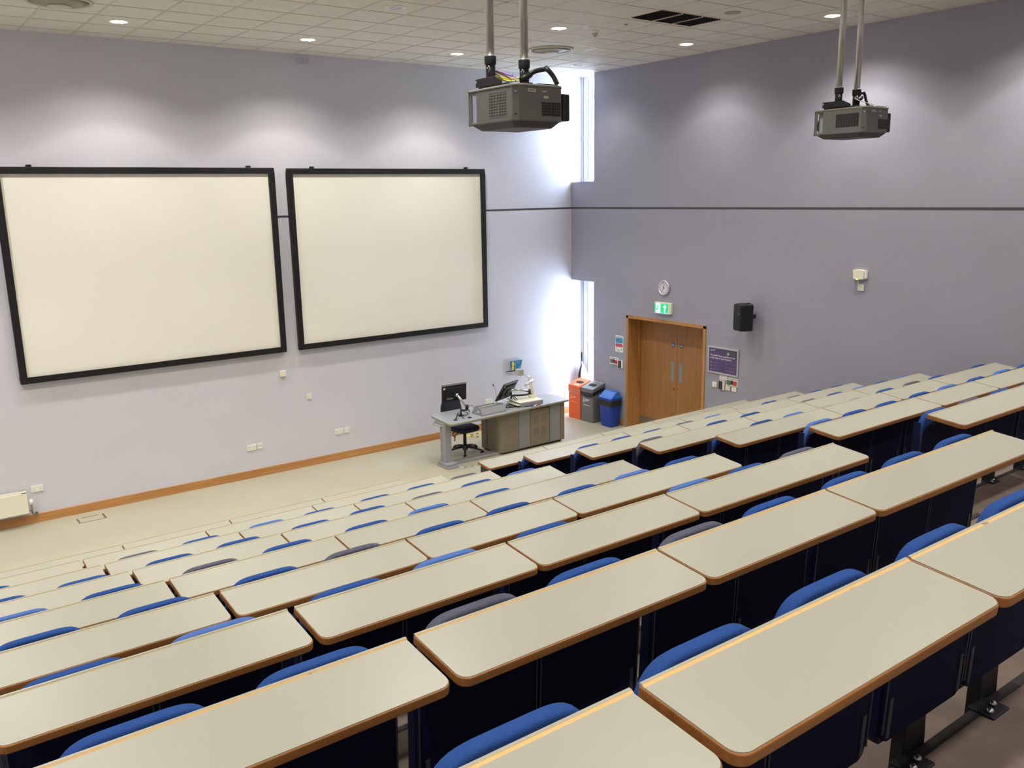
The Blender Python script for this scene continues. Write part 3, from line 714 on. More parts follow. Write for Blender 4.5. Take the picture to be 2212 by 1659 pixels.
obj('floor_rail', MB().prism([(px+.06, py-.07), (L(-2.75, 0)[0], L(0, -1.47)[1]), (L(-2.75, 0)[0], L(0, -1.28)[1]), (px+.06, py+.07)], 'z', 0, .035), M_grey, t, bevel=.008)
hz = DZ-.075
obj('grab_handle', MB().tube(bez([(px-.01, py-.06, hz), (px-.09, py-.03, hz), (px-.125, py+.07, hz), (px-.10, py+.19, hz), (px-.02, py+.22, hz)]), .010), mat('tube_grey', (170, 172, 172), .3, metal=.6), t)
obj('top_bracket', MB().box(px-.05, px+.06, py-.05, py+.24, DZ-.085, DZ-.033), M_grey, t, bevel=.006)

# desk-top console
t = thing('control_console', (-3.0, -1.38, DZ), 'sloping grey control console standing on the lecturer desk', 'console')
prof = [(-.19, 0), (-.19, .02), (-.13, .125), (.03, .105), (.10, .02), (.10, 0)]
obj('console_body', MB().prism(prof, 'x', -.24, .24), M_grey, t, bevel=.004)
obj('console_lid', MB().prism([(-.135, .126), (.03, .106), (.03, .112), (-.135, .132)], 'x', -.225, .235), M_alu, t)
obj('console_slot', MB().box(-.22, .17, .02, .035, .1095, .1185), M_black, t)
obj('speaker_hole', MB().cyl((-.2405, -.08, .055), (-.2395, -.08, .055), .020, n=16).cyl((-.2405, -.02, .03), (-.2395, -.02, .03), .011, n=12), M_white, t)
t.rotation_euler.z = .04

# monitors on arms
def monitor(name, c, R, w, h, label):
    t = thing(name, (c[0], c[1], DZ), label, 'monitor', 'monitors on arms on the lecturer desk')
    C = Vector((0, 0, c[2]-DZ))
    def T(me):
        me.transform(Matrix.Translation(C) @ R.to_4x4()); return me
    obj('monitor_case', T(MB().box(-w/2, w/2, -.012, .012, -h/2, h/2).mesh('monitor_case', M_black, .006, 2)), None, t)
    obj('case_back', T(MB().box(-w*.36, w*.36, -.030, -.010, -h*.36, h*.34).mesh('case_back', M_black, .010, 2)), None, t)
    obj('case_rim', T(MB().box(-w/2, w/2, -.0135, -.012, h/2-.016, h/2-.001).mesh('case_rim', M_grey)), None, t)
    obj('display', T(MB().box(-w/2+.016, w/2-.016, .0115, .0125, -h/2+.018, h/2-.016).mesh('display', mat('display_black', (10, 11, 13), .15))), None, t)
    obj('inventory_sticker', T(MB().box(-w/2+.02, -w/2+.06, -.0135, -.012, h/2-.075, h/2-.045).mesh('inventory_sticker', M_sat)), None, t)
    obj('rating_label', T(MB().box(-w*.33, -w*.08, -.032, -.030, -h*.36+.004, -h*.36+.03).mesh('rating_label', M_satd)), None, t)
    obj('vesa_plate', T(MB().box(-.055, .055, -.045, -.028, -.06, .04).mesh('vesa_plate', M_steel, .004)), None, t)
    return t, C, R
# left monitor, upright
mw, mh = .455, .285
R1 = Matrix.Rotation(-.05, 3, 'Z') @ Matrix.Rotation(.06, 3, 'X')
t, C, R = monitor('desk_monitor', (-3.50, -1.17, 1.108), R1, mw, mh, 'black monitor seen from behind at the left end of the lecturer desk')
def arm(t, A, E, B, base, ay):
    obj('upper_arm', MB().tube([A, E], .019, 10), M_alu, t)
    obj('arm_joint', MB().cyl(E+Vector((0, 0, -.05)), E+Vector((0, 0, .035)), .028, n=16), M_black, t)
    obj('lower_arm', MB().tube(bez([E+Vector((0, 0, -.05)), (E+B)/2+Vector((0, -.02, -.028)), B]), .015, 10), M_steel, t)
    obj('arm_post', MB().cyl((B.x, B.y, 0.004), B+Vector((0, 0, .05)), .014, n=14).cyl((B.x, B.y, .0), (B.x, B.y, .012), .045, n=20), M_black, t)
E1 = Vector((.155, -.13, .125)); B1 = Vector((.02, -.16, .10))
arm(t, Vector((.02, -.055, .33)), E1, B1, None, 0)
obj('swivel_head', MB().cyl((.0, -.045, .33), (.03, -.075, .33), .026, n=14), M_alu, t)
for pts in ([(.0, -.16, .02), (-.08, -.20, .06), (-.03, -.22, .10), (.08, -.18, .09), (.12, -.22, .03), (.02, -.24, .004)],
            [(.16, -.15, .08), (.22, -.10, .12), (.30, -.08, .11), (.34, -.10, .02)],
            [(.02, -.15, .07), (.10, -.10, .05), (.13, -.20, .03), (.0, -.22, .02)]):
    obj('cable', MB().tube(bez(pts), .004), M_black, t)
# right monitor, tilted, turned away
R2 = Matrix.Rotation(.36, 3, 'Z') @ Matrix.Rotation(.55, 3, 'X')
t, C, R = monitor('desk_monitor', (-2.50, -1.25, 1.005), R2, .43, .36, 'black monitor tilted far back in the middle of the lecturer desk')
E2 = Vector((.47, -.03, .185)); B2 = Vector((.15, .08, .14))
arm(t, Vector((.14, -.04, .27)), E2, B2, None, 0)
obj('swivel_head', MB().cyl((.04, -.03, .26), (.15, -.05, .27), .022, n=14), M_alu, t)
for pts in ([(.05, -.03, .22), (.12, -.06, .10), (.16, -.10, .06), (.10, -.16, .02), (-.02, -.15, .006), (-.10, -.13, .006)],
            [(.06, -.02, .20), (.15, -.05, .12), (.19, -.10, .05), (.12, -.19, .01), (.0, -.17, .006), (-.08, -.16, .03)],
            [(-.12, -.14, .006), (-.08, -.10, .03), (-.11, -.16, .06), (-.04, -.16, .006)]):
    obj('cable', MB().tube(bez(pts), .007), M_black, t)
# microphones
def mic(x, y, pts, label, head):
    t = thing('microphone', (x, y, DZ), label, 'microphone', 'gooseneck microphones on the lecturer desk')
    obj('mic_base', MB().lathe([(.036, 0), (.036, .006), (.012, .014), (.006, .022), (.0, .022)], (0, 0, 0), 20), M_black, t)
    P = bez(pts); obj('gooseneck', MB().tube(P, .0028), M_black, t)
    if head: obj('mic_head', MB().tube([P[-1], P[-1]+(P[-1]-P[-2]).normalized()*.035], [.009, .011]), M_black, t)
mic(-2.60, -1.10, [(0, 0, .02), (-.01, .0, .16), (-.03, -.01, .27), (-.075, -.02, .345)], 'thin gooseneck microphone left of the tilted desk monitor', True)
mic(-3.44, -1.515, [(0, 0, .02), (0.0, .0, .06), (-.004, 0, .10)], 'short black table microphone beside the grey control console', True)
t = thing('mini_tripod', (-3.70, -1.50, DZ), 'small black three-legged stand lying at the left end of the lecturer desk', 'tripod')
obj('legs', MB().tube([(0, 0, .006), (.10, .08, .075)], .009).tube([(.10, .08, .075), (.15, -.03, .006)], .006).tube([(.10, .08, .075), (.16, .14, .006)], .006), M_black, t)
obj('foot_pad', MB().lathe([(.035, 0), (.03, .008), (.0, .010)], (0, 0, 0), 16), M_black, t)

# document camera
t = thing('document_camera', (-2.09, -1.33, DZ), 'white document camera with arm and square head on the lecturer desk', 'document camera')
t.rotation_euler.z = -.06
obj('base_unit', MB().prism([(-.27, 0), (.13, 0), (.13, .075), (.09, .085), (-.20, .055), (-.27, .045)], 'x', -.29, .16) if False else MB().box(-.30, .14, -.22, .16, .012, .075), mat('doccam_grey', (150, 152, 160), .4), t, bevel=.006)
obj('stage', MB().box(-.33, .14, -.215, .20, .076, .088), M_cream, t, bevel=.003)
obj('side_wing', MB().box(-.36, -.30, -.19, .16, .03, .05), M_cream, t, bevel=.003)
obj('column_foot', MB().box(.02, .12, -.04, .06, .088, .135), M_cream, t, bevel=.008)
obj('column', MB().cyl((.08, .01, .13), (.075, .01, .375), .024, .018, n=16).cyl((.06, .01, .16), (.025, .01, .33), .010, .006, n=8), M_cream, t)
obj('cross_tube', MB().cyl((.10, .03, .385), (-.135, -.10, .345), .026, n=18), mat('tube_white', (215, 214, 210), .35), t)
obj('knuckle', MB().cyl((.0, .0, .39), (.0, .0, .45), .018, n=12).ball((.0, .0, .455), .026, 8), M_white, t)
obj('head_arm', MB().tube([(-.01, .0, .44), (-.07, -.01, .485), (-.145, -.02, .55)], .007), M_alu, t)
obj('camera_head', MB().cbox((-.21, -.03, .565), (.105, .115, .105), Matrix.Rotation(.12, 3, 'Y')), mat('doccam_head', (178, 178, 172), .4), t, bevel=.010)
# marker pens
for k, (dx, c, rz, w) in enumerate(((0, (70, 110, 170), .35, 'blue'), (.055, (240, 240, 238), .5, 'white'), (.11, (214, 60, 60), .3, 'red'))):
    p = thing('marker_pen', (-2.20+dx, -1.575+k*.006, DZ+.009), '%s marker pen lying at the front edge of the lecturer desk' % w, 'marker pen', 'marker pens on the lecturer desk', rz)
    obj('barrel', MB().cyl((-.045, 0, 0), (.03, 0, 0), .009, n=12), mat('pen_%s' % w, c, .4), p)
    obj('cap', MB().cyl((.03, 0, 0), (.065, 0, 0), .0095, n=12), mat('pen_cap', (60, 80, 120), .4) if k != 1 else M_white, p)
t = thing('note_pad', (-2.35, -1.49, DZ), 'scrap of white paper beside the document camera', 'paper')
obj('sheet', MB().cbox((0, 0, .001), (.10, .07, .002), Matrix.Rotation(.5, 3, 'Z')), M_white, t)

# office chair
t = thing('office_chair', (-3.22, -1.02, 0), 'black and navy swivel office chair behind the lecturer desk', 'chair', None, 0.0)
M_navy = mat('navy_seat_fabric', (40, 42, 78), .9, bump=.4, bscale=300)
for k in range(5):
    a = 2*PI*k/5+.35; d = Vector((math.cos(a), math.sin(a), 0)); n = Vector((-d.y, d.x, 0))
    mb = MB(); sec = []
    mb.tube([d*.02+Vector((0, 0, .115)), d*.16+Vector((0, 0, .10)), d*.30+Vector((0, 0, .062))], [.026, .021, .014], 8)
    leg = obj('base_leg', mb, M_black, t)
    q = d*.30
    cst = MB().cyl(q+n*.025+Vector((0, 0, .028)), q+n*.006+Vector((0, 0, .028)), .028, n=14).cyl(q-n*.006+Vector((0, 0, .028)), q-n*.025+Vector((0, 0, .028)), .028, n=14).cyl(q+Vector((0, 0, .028)), q+Vector((0, 0, .075)), .008, n=8)
    obj('castor', cst, M_black, leg)
obj('gas_column', MB().cyl((0, 0, .09), (0, 0, .37), .030, .026, n=18).cyl((0, 0, .06), (0, 0, .13), .045, .05, n=18), M_black, t)
st = []
N = 28
seat = MB()
prof = [(.02, .385), (.80, .388), (.97, .405), (1.0, .432), (.97, .455), (.85, .468), (.4, .462), (.0, .46)]
vv = []
for f, z in prof:
    for i in range(N):
        a = 2*PI*i/N; vv.append((math.copysign(abs(math.cos(a))**.75, math.cos(a))*.235*f, math.copysign(abs(math.sin(a))**.75, math.sin(a))*.23*f, z-(0.015*f if math.sin(a) > .5 else 0)))
seat.add(vv, [(j*N+i, j*N+(i+1) % N, (j+1)*N+(i+1) % N, (j+1)*N+i) for j in range(len(prof)-1) for i in range(N)]+[tuple(range(N-1, -1, -1))], True)
obj('seat', seat, M_navy, t)
bk = MB(); vv = []
nx, nz = 12, 12
for s_ in (0, 1):
    for j in range(nz+1):
        zz = .60+.40*j/nz; w = .20*math.sin(PI*(.18+.70*j/nz))**.45*(1.06-.30*(j/nz)**2)
        for i in range(nx+1):
            u = -1+2*i/nx; y = .235+.05*(u*u)*-1+(.045 if s_ else 0)*(1-abs(u)**6*.7)+(.04*(zz-.6)); vv.append((u*w-.13, y-.0, zz))
n1 = (nx+1)*(nz+1); F = []
for j in range(nz):
    for i in range(nx):
        a = j*(nx+1)+i; F.append((a, a+1, a+nx+2, a+nx+1)); F.append((n1+a, n1+a+nx+1, n1+a+nx+2, n1+a+1))
for i in range(nx): F += [(i, n1+i, n1+i+1, i+1), (nz*(nx+1)+i, nz*(nx+1)+i+1, n1+nz*(nx+1)+i+1, n1+nz*(nx+1)+i)]
for j in range(nz): F += [(j*(nx+1), (j+1)*(nx+1), n1+(j+1)*(nx+1), n1+j*(nx+1)), (j*(nx+1)+nx, n1+j*(nx+1)+nx, n1+(j+1)*(nx+1)+nx, (j+1)*(nx+1)+nx)]
bk.add(vv, F, True); obj('backrest', bk, mat('charcoal_chair_back', (52, 56, 68), .8), t)
obj('back_stem', MB().tube(bez([(-.02, .05, .385), (-.10, .20, .40), (-.13, .27, .50), (-.13, .275, .70)]), .016), M_black, t)
obj('levers', MB().tube([(-.10, -.02, .385), (-.22, -.05, .36), (-.24, -.06, .26)], .009).tube([(-.08, .05, .385), (-.19, .08, .36), (-.17, .06, .29)], .009).box(-.12, .08, -.09, .10, .365, .388), M_black, t)

# striped floor tapes
def tape(name, segs, c1, c2, label):
    me = MB()
    for (a, b, w) in segs:
        a = Vector(a); b = Vector(b); d = b-a; Ln = d.length; d.normalize(); n = Vector((-d.y, d.x)); k = max(2, int(Ln/.055)); s = Ln/k
        for i in range(k):
            me.mat(i % 2); sh = .02
            p0 = a+d*(s*i); p1 = a+d*(s*(i+1))
            me.add([(p0.x-n.x*w, p0.y-n.y*w, .0015), (p1.x-n.x*w, p1.y-n.y*w, .0015), (p1.x+n.x*w+d.x*sh, p1.y+n.y*w+d.y*sh, .0015), (p0.x+n.x*w+d.x*sh, p0.y+n.y*w+d.y*sh, .0015)], [(0, 1, 2, 3)])
    return tag(obj(name, me, [c1, c2]), label, 'floor tape')
tape('hazard_tape', [((-2.60, -.16), (-2.12, -.15), .022), ((-2.60, -.34), (-2.12, -.33), .022), ((-2.58, -.16), (-2.58, -.34), .022)], mat('tape_yellow', (236, 224, 40), .5), mat('tape_black', (34, 32, 28), .5), 'rectangle of yellow and black hazard tape on the floor behind the chair')
tape('striped_tape', [((-3.75, -1.66), (-3.30, -1.76), .014)], mat('tape_pale', (226, 232, 210), .5), mat('tape_green', (110, 140, 130), .5), 'pale green striped tape on the floor beside the lecturer desk foot')

# ------------------------------------------------------------------ bins
def card_bin(y0, y1, body, lid, liner, label, words, printc):
    t = thing('recycling_bin', (-.17, (y0+y1)/2, 0), label, 'bin', 'bins beside the double doors'); w = (y1-y0)/2-.004
    x0, x1 = -.142, .142
    prof = lambda z: z+.0
    obj('bin_body', MB().add([(x0, -w, 0), (x1, -w, 0), (x1, w, 0), (x0, w, 0), (x0, -w, .60), (x1, -w, .685), (x1, w, .685), (x0, w, .60)], [(3, 2, 1, 0), (4, 5, 6, 7), (0, 1, 5, 4), (1, 2, 6, 5), (2, 3, 7, 6), (3, 0, 4, 7)]), body, t, bevel=.003)
    e = .010
    sl = .30
    def zz(x, b): return b+(x-x0)*sl
    lv = []
    for b in (.575, .648):
        for x, y in ((x0-e, -w-.004), (x1+.006, -w-.004), (x1+.006, w+.004), (x0-e, w+.004)): lv.append((x, y, zz(x, b)))
    obj('lid', MB().add(lv, [(3, 2, 1, 0), (4, 5, 6, 7), (0, 1, 5, 4), (1, 2, 6, 5), (2, 3, 7, 6), (3, 0, 4, 7)]), lid, t, bevel=.004)
    hole = rrect(-.045, .045, -.095, .095, .035, 5)
    obj('lid_opening', MB().add([(x-.0, y, zz(x, .6485)) for x, y in hole], [tuple(range(len(hole)))]), M_dark, t)
    ln = MB(); N = 17
    v = []
    for k in range(N):
        y = -w-.006+(2*w+.012)*k/(N-1); v += [(x0-e+.002, y, .585), (x0-.008, y, .49+.035*abs(math.sin(k*1.1))-.03*math.sin(PI*k/(N-1)))]
    ln.add(v, [(2*k, 2*k+1, 2*k+3, 2*k+2) for k in range(N-1)])
    v = []
    for k in range(N):
        x = x0-.008+(x1-x0+.008)*k/(N-1); v += [(x, -w-.005, zz(x, .585)), (x, -w-.007, zz(x, .52)+.02*math.sin(k*1.7))]
    ln.add(v, [(2*k, 2*k+1, 2*k+3, 2*k+2) for k in range(N-1)])
    o = obj('bin_liner', ln, liner, t); md = o.modifiers.new('thick', 'SOLIDIFY'); md.thickness = .002
    # printed crest and lines on the front (-x) face
    pr = MB(); xx = x0-.0012
    pr.cyl((xx, w-.075, .395), (x0+.001, w-.075, .395), .020, n=16).cyl((xx, w-.075, .435), (x0+.001, w-.075, .435), .014, n=16).cyl((xx, w-.075, .462), (x0+.001, w-.075, .462), .008, n=12)
    for k, (a, b, z) in enumerate(((.115, .225, .425), (.115, .20, .402))): pr.box(xx, x0+.001, w-b, w-a, z, z+.012)
    pr.box(xx, x0+.001, w-.25, w-.05, .318, .328)
    obj('printed_crest', pr, printc, t)
    if words: text(words, .042, printc, t, facing_mx(0, 0, 0) if False else Matrix.Translation((.115, w-.06, zz(.115, .6495))) @ Matrix.Rotation(-.29, 4, 'Y') @ Matrix(((0, 1, 0, 0), (-1, 0, 0, 0), (0, 0, 1, 0), (0, 0, 0, 1))))
    else:
        q = MB()
        q.add([(x, y, zz(x, .6492)) for x, y in ((-.115, .05), (-.115, -.09), (-.085, -.09), (-.085, .05))], [(0, 1, 2, 3)]); obj('lid_sticker', q, printc, t)
    return t
card_bin(-.612, -.275, M_orange, M_orange, M_bagC, 'tall orange cardboard recycling bin in the corner', None, mat('print_pale_orange', (246, 178, 140), .5))
card_bin(-.975, -.640, M_bing, M_bing, M_bag, 'tall grey cardboard bin between the orange and blue bins', 'General Waste', mat('print_white', (232, 232, 230), .5))
t = thing('swing_bin', (-.155, -1.275, 0), 'blue plastic swing-lid bin nearest the double doors', 'bin', 'bins beside the double doors')
def loft(secs, n=5):
    v = []; F = []
    for (x0, x1, y0, y1, r, z, tilt) in secs:
        p = rrect(x0, x1, y0, y1, r, n); m = len(p); v += [(x, y, z+tilt*x) for x, y in p]
    for j in range(len(secs)-1): F += [(j*m+i, j*m+(i+1) % m, (j+1)*m+(i+1) % m, (j+1)*m+i) for i in range(m)]
    F += [tuple(range(m-1, -1, -1)), tuple(range((len(secs)-1)*m, len(secs)*m))]
    return MB().add(v, F)
obj('bin_body', loft([(-.115, .11, -.14, .14, .05, 0, 0), (-.122, .118, -.148, .148, .05, .02, 0), (-.14, .135, -.175, .175, .05, .50, 0)]), M_binb, t)
obj('bin_liner', loft([(-.149, .142, -.184, .184, .05, .405, .05), (-.151, .144, -.186, .186, .05, .47, .1), (-.147, .142, -.182, .182, .05, .515, 0)]), M_bag, t)
obj('lid_rim', loft([(-.150, .145, -.186, .186, .05, .505, 0), (-.146, .142, -.182, .182, .05, .545, 0)]), M_binb, t, bevel=.003)
obj('swing_lid', MB().add([(-.140, -.172, .54), (.135, -.172, .54), (.135, .172, .54), (-.140, .172, .54), (.01, -.158, .655), (.075, -.158, .655), (.075, .158, .655), (.01, .158, .655)],
                          [(3, 2, 1, 0), (4, 5, 6, 7), (0, 1, 5, 4), (1, 2, 6, 5), (2, 3, 7, 6), (3, 0, 4, 7)]), mat('blue_plastic_lid', (48, 112, 204), .35, var=.03), t, bevel=.008, seg=3)

# umbrella leaning in the corner behind the bins
t = thing('umbrella', (.16, -.20, 0), 'half-closed black and white umbrella standing in the corner by the window', 'umbrella')
obj('shaft', MB().cyl((0, 0, .0), (-.01, .06, 1.12), .006, n=10), mat('shaft_grey', (210, 212, 222), .4), t)
obj('handle', MB().tube([(-.008, .06, 1.02), (-.011, .062, 1.10), (-.014, .064, 1.19)], [.020, .022, .019], 12), M_black, t)
mb = MB(); N = 8; M2 = 4
rings = [(.0, .10), (.05, .35), (.11, .62), (.13, .74), (.10, .84), (.045, .945), (.012, .965)]
v = []
for r, z in rings:
    for i in range(2*N):
        a = 2*PI*i/(2*N); rr = r*(1.0 if i % 4 == 0 else .80); v.append((rr*math.cos(a)-.003*z, rr*math.sin(a)*.9+.052*z, z))
for j in range(len(rings)-1):
    for i in range(2*N):
        _d = abs(((i+.5)*22.5-229+180) % 360-180); mb.mi = 1 if (_d < 30 or _d > 150) else 0; mb.add([v[j*2*N+i], v[j*2*N+(i+1) % (2*N)], v[(j+1)*2*N+(i+1) % (2*N)], v[(j+1)*2*N+i]], [(0, 1, 2, 3)])
obj('canopy', mb, [M_black, M_white], t)

# ------------------------------------------------------------------ things on the front wall
def socket(x, z, w, label, kind='double', h=.088, wall='front', m=None, grp=None, dep=.012, cat='socket'):
    t = thing('wall_socket' if cat == 'socket' else 'wall_switch', (x, -.001, z) if wall == 'front' else (-.001, x, z), label, cat, grp)
    def plate(x0, x1, z0, z1, d, r=.006):
        return MB().prism(rrect(x0, x1, z0, z1, r, 3), 'y', -d, 0) if wall == 'front' else MB().prism(rrect(x0, x1, z0, z1, r, 3), 'x', -d, 0)
    obj('face_plate', plate(-w/2, w/2, -h/2, h/2, dep), m or M_white, t, bevel=.0015)
    if kind in ('double', 'single'):
        n = 2 if kind == 'double' else 1
        for k in range(n):
            pn = MB(); sw = MB()
            cx = (k-.5)*w*.48 if n == 2 else 0
            for dx, dz, a, b in ((0, .012, .003, .006), (-.011, -.012, .005, .002), (.011, -.012, .005, .002)):
                c = cx+dx; q = -dep-.0006
                if wall == 'front': pn.box(c-a, c+a, q, -dep+.001, dz-.01-b, dz-.01+b)
                else: pn.box(q, -dep+.001, c-a, c+a, dz-.01-b, dz-.01+b)
            c = cx+(.026 if k else -.026) if n == 2 else 0
            if wall == 'front': sw.box(c-.006, c+.006, -dep-.004, -dep+.001, .018, .036)
            else: sw.box(-dep-.004, -dep+.001, c-.006, c+.006, .018, .036)
            obj('pin_holes', pn, mat('pin_dark', (120, 118, 110), .6), t); obj('rocker', sw, m or M_white, t)
    elif kind == 'blank':
        if wall == 'front': obj('rocker', MB().box(-.012, .012, -dep-.004, -dep+.001, -.02, .02), m or M_white, t, bevel=.001)
        else: obj('rocker', MB().box(-dep-.004, -dep+.001, -.012, .012, -.02, .02), m or M_white, t, bevel=.001)
    elif kind == 'data':
        q = MB()
        for c in (-.018, .018): q.box(c-.009, c+.009, -dep-.0006, -dep+.001, -.012, .008)
        obj('data_port', q, mat('port_grey', (205, 203, 196), .5), t)
    return t
G1 = 'white sockets low on the front wall'
socket(-9.447, .470, .150, 'white double socket on the front wall beside the radiator', 'double', grp=G1)
socket(-6.486, .479, .146, 'white double socket low on the front wall, left pair', 'double', grp=G1)
socket(-6.352, .484, .086, 'small square data socket low on the front wall, left pair', 'data', grp=G1)
socket(-5.014, .477, .146, 'white double socket low on the front wall, right pair nearer the desk', 'double', grp=G1)
socket(-4.872, .479, .086, 'small square data socket low on the front wall, right pair nearer the desk', 'data', grp=G1)
socket(-2.006, .515, .146, 'cream double socket on the front wall just above the lecturer desk', 'double', m=M_cream, grp=G1)
socket(-5.486, 1.141, .086, 'small white switch on the front wall below the right screen', 'blank', grp='small boxes below the screens', cat='switch')
t = thing('wall_sensor', (-5.901, -.001, 1.567), 'small cream box on the front wall just below the gap between the screens', 'sensor')
obj('sensor_case', MB().box(-.045, .045, -.038, 0, -.042, .046), M_cream, t, bevel=.004)
obj('sensor_base', MB().box(-.03, .03, -.03, 0, -.056, -.042), mat('port_grey', (205, 203, 196), .5), t, bevel=.003)
# leaflet holder
t = thing('leaflet_holder', (-1.45, -.001, 1.13), 'clear grey leaflet holder on the front wall above the lecturer desk', 'leaflet holder')
obj('holder_back', MB().prism(round_poly([(-.17, -.135, .03), (.165, -.135, .03), (.165, .13, .05), (-.17, .135, .02)]), 'y', -.006, 0), mat('clear_acrylic_grey', (200, 203, 214), .2), t, bevel=.001)
obj('holder_lip', MB().prism(round_poly([(-.17, -.135, .03), (.165, -.135, .03), (.165, -.105, .01), (-.17, -.105, .01)]), 'y', -.042, -.038).box(-.14, .135, -.04, -.004, -.135, -.131), mat('clear_acrylic_grey', (200, 203, 214), .2), t, bevel=.002)
t = thing('leaflet', (-1.385, -.018, 1.02), 'teal leaflet with a yellow figure shape in the wall holder', 'leaflet')
pts = [(-.115, .0), (.105, .01), (.15, .185), (-.125, .185)]
obj('cover', MB().prism(pts, 'y', -.012, -.004), mat('leaflet_teal', (28, 112, 142), .4), t)
obj('yellow_shape', MB().prism([(-.11, .004), (-.055, .006), (-.045, .05), (-.06, .08), (-.035, .11), (-.035, .14), (-.055, .172), (-.09, .172), (-.10, .14), (-.095, .08)], 'y', -.0135, -.0115), mat('leaflet_yellow', (214, 190, 84), .4), t)
obj('pale_stripes', MB().prism([(-.02, .01), (-.012, .01), (.0, .17), (-.01, .17)], 'y', -.013, -.0115).prism([(.03, .12), (.038, .12), (.05, .17), (.042, .17)], 'y', -.013, -.0115).prism([(.07, .13), (.076, .13), (.09, .165), (.084, .165)], 'y', -.013, -.0115), mat('leaflet_pale', (140, 190, 210), .4), t)
obj('grey_corner', MB().prism([(.0, .012), (.10, .016), (.125, .10)], 'y', -.0128, -.0115), mat('leaflet_grey', (110, 140, 170), .4), t)

# radiator at the left edge
t = thing('radiator', (-9.98, -.02, .19), 'cream panel radiator on the front wall at the left edge of the photo', 'radiator')
w = .385
obj('front_panel', MB().box(-w, w, -.125, -.108, 0, .285), M_cream, t, bevel=.005)
obj('rear_panel', MB().box(-w, w, -.03, -.015, 0, .285), M_cream, t, bevel=.004)
obj('side_cover', MB().box(w-.006, w+.004, -.120, -.015, .0, .29), M_cream, t, bevel=.003)
obj('side_cover', MB().box(-w-.004, -w+.006, -.120, -.015, .0, .29), M_cream, t, bevel=.003)
mb = MB().box(-w, w, -.122, -.110, .284, .292).box(-w, w, -.030, -.015, .284, .292).box(w-.06, w+.004, -.122, -.015, .284, .292).box(-w-.004, -w+.06, -.122, -.015, .284, .292).box(-w, w, -.074, -.066, .284, .291)
for k in range(40): x = -w+.06+k*(2*w-.12)/39; mb.box(x-.003, x+.003, -.112, -.028, .284, .290)
obj('top_grille', mb, M_cream, t)
obj('convector_fins', MB().box(-w+.01, w-.01, -.105, -.035, .02, .26), mat('fin_grey', (150, 148, 140), .7), t)
obj('thermostatic_valve', MB().cyl((w+.045, -.07, .10), (w+.045, -.07, .165), .024, n=16).cyl((w+.045, -.07, .165), (w+.045, -.07, .172), .020, n=16), M_white, t)
obj('pipework', MB().cyl((w+.045, -.07, -.02), (w+.045, -.07, .10), .011, n=12).cyl((w-.01, -.07, .02), (w+.045, -.07, .02), .009, n=10).tube([(w+.045, -.07, -.02), (w+.06, -.06, -.04), (w+.10, -.03, -.055), (w+.10, -.0, -.055)], .009), mat('pipe_grey', (140, 138, 130), .4, metal=.5), t)
tag(obj('pipe_collar', MB().cyl((-9.495, -.03, .135), (-9.495, -.014, .135), .022, n=14), M_dark if False else mat('pipe_grey', (140, 138, 130), .4, metal=.5)), 'small round pipe collar on the skirting beside the radiator', 'pipe collar')

# floor socket hatch
t = thing('floor_hatch', (-8.885, -.325, 0), 'rectangular floor socket hatch outlined in dark brown near the front wall', 'floor hatch')
obj('hatch_frame', MB().box(-.175, -.155, -.105, .105, 0, .003).box(.15, .175, -.105, .105, 0, .003).box(-.155, .15, -.105, -.098, 0, .003).box(-.11, .11, .09, .105, 0, .003), mat('hatch_brown', (104, 96, 78), .6), t)
obj('hatch_lid', MB().box(-.154, .149, -.097, .089, 0, .002), M_floor, t)

# ------------------------------------------------------------------ things on the side wall
# clock
t = thing('wall_clock', (-.001, -2.447, 2.634), 'round silver-rimmed wall clock above the exit sign', 'clock')
obj('rim', MB().lathe([(.118, 0), (.128, -.010), (.128, -.034), (.120, -.044), (.110, -.040), (.108, -.028)], (0, 0, 0), 40, 'x'), mat('clock_rim', (226, 226, 230), .22, metal=.6), t)
obj('dial', MB().cyl((-.030, 0, 0), (-.002, 0, 0), .110, n=40), mat('clock_dial', (220, 214, 226), .4), t)
nm = MB()
for k in range(12):
    a = 2*PI*k/12; nm.cyl((-.0315, -.088*math.sin(a), .088*math.cos(a)), (-.0295, -.088*math.sin(a), .088*math.cos(a)), .0085, n=8)
obj('hour_marks', nm, M_black, t)
def hand(a, ln, w):
    d = Vector((0, -math.sin(a), math.cos(a))); n = Vector((0, d.z, -d.y)); mb = MB()
    p = [-d*.02-n*w, d*ln-n*w*.5, d*ln+n*w*.5, -d*.02+n*w]
    mb.add([(-.0335, q.y, q.z) for q in p]+[(-.0325, q.y, q.z) for q in p], [(0, 1, 2, 3), (7, 6, 5, 4), (0, 4, 5, 1), (1, 5, 6, 2), (2, 6, 7, 3), (3, 7, 4, 0)])
    return mb
obj('hour_hand', hand(math.radians(-12), .058, .004), M_black, t)
obj('minute_hand', hand(math.radians(200), .085, .003), M_black, t)
obj('hub', MB().cyl((-.035, 0, 0), (-.030, 0, 0), .008, n=14), M_black, t)
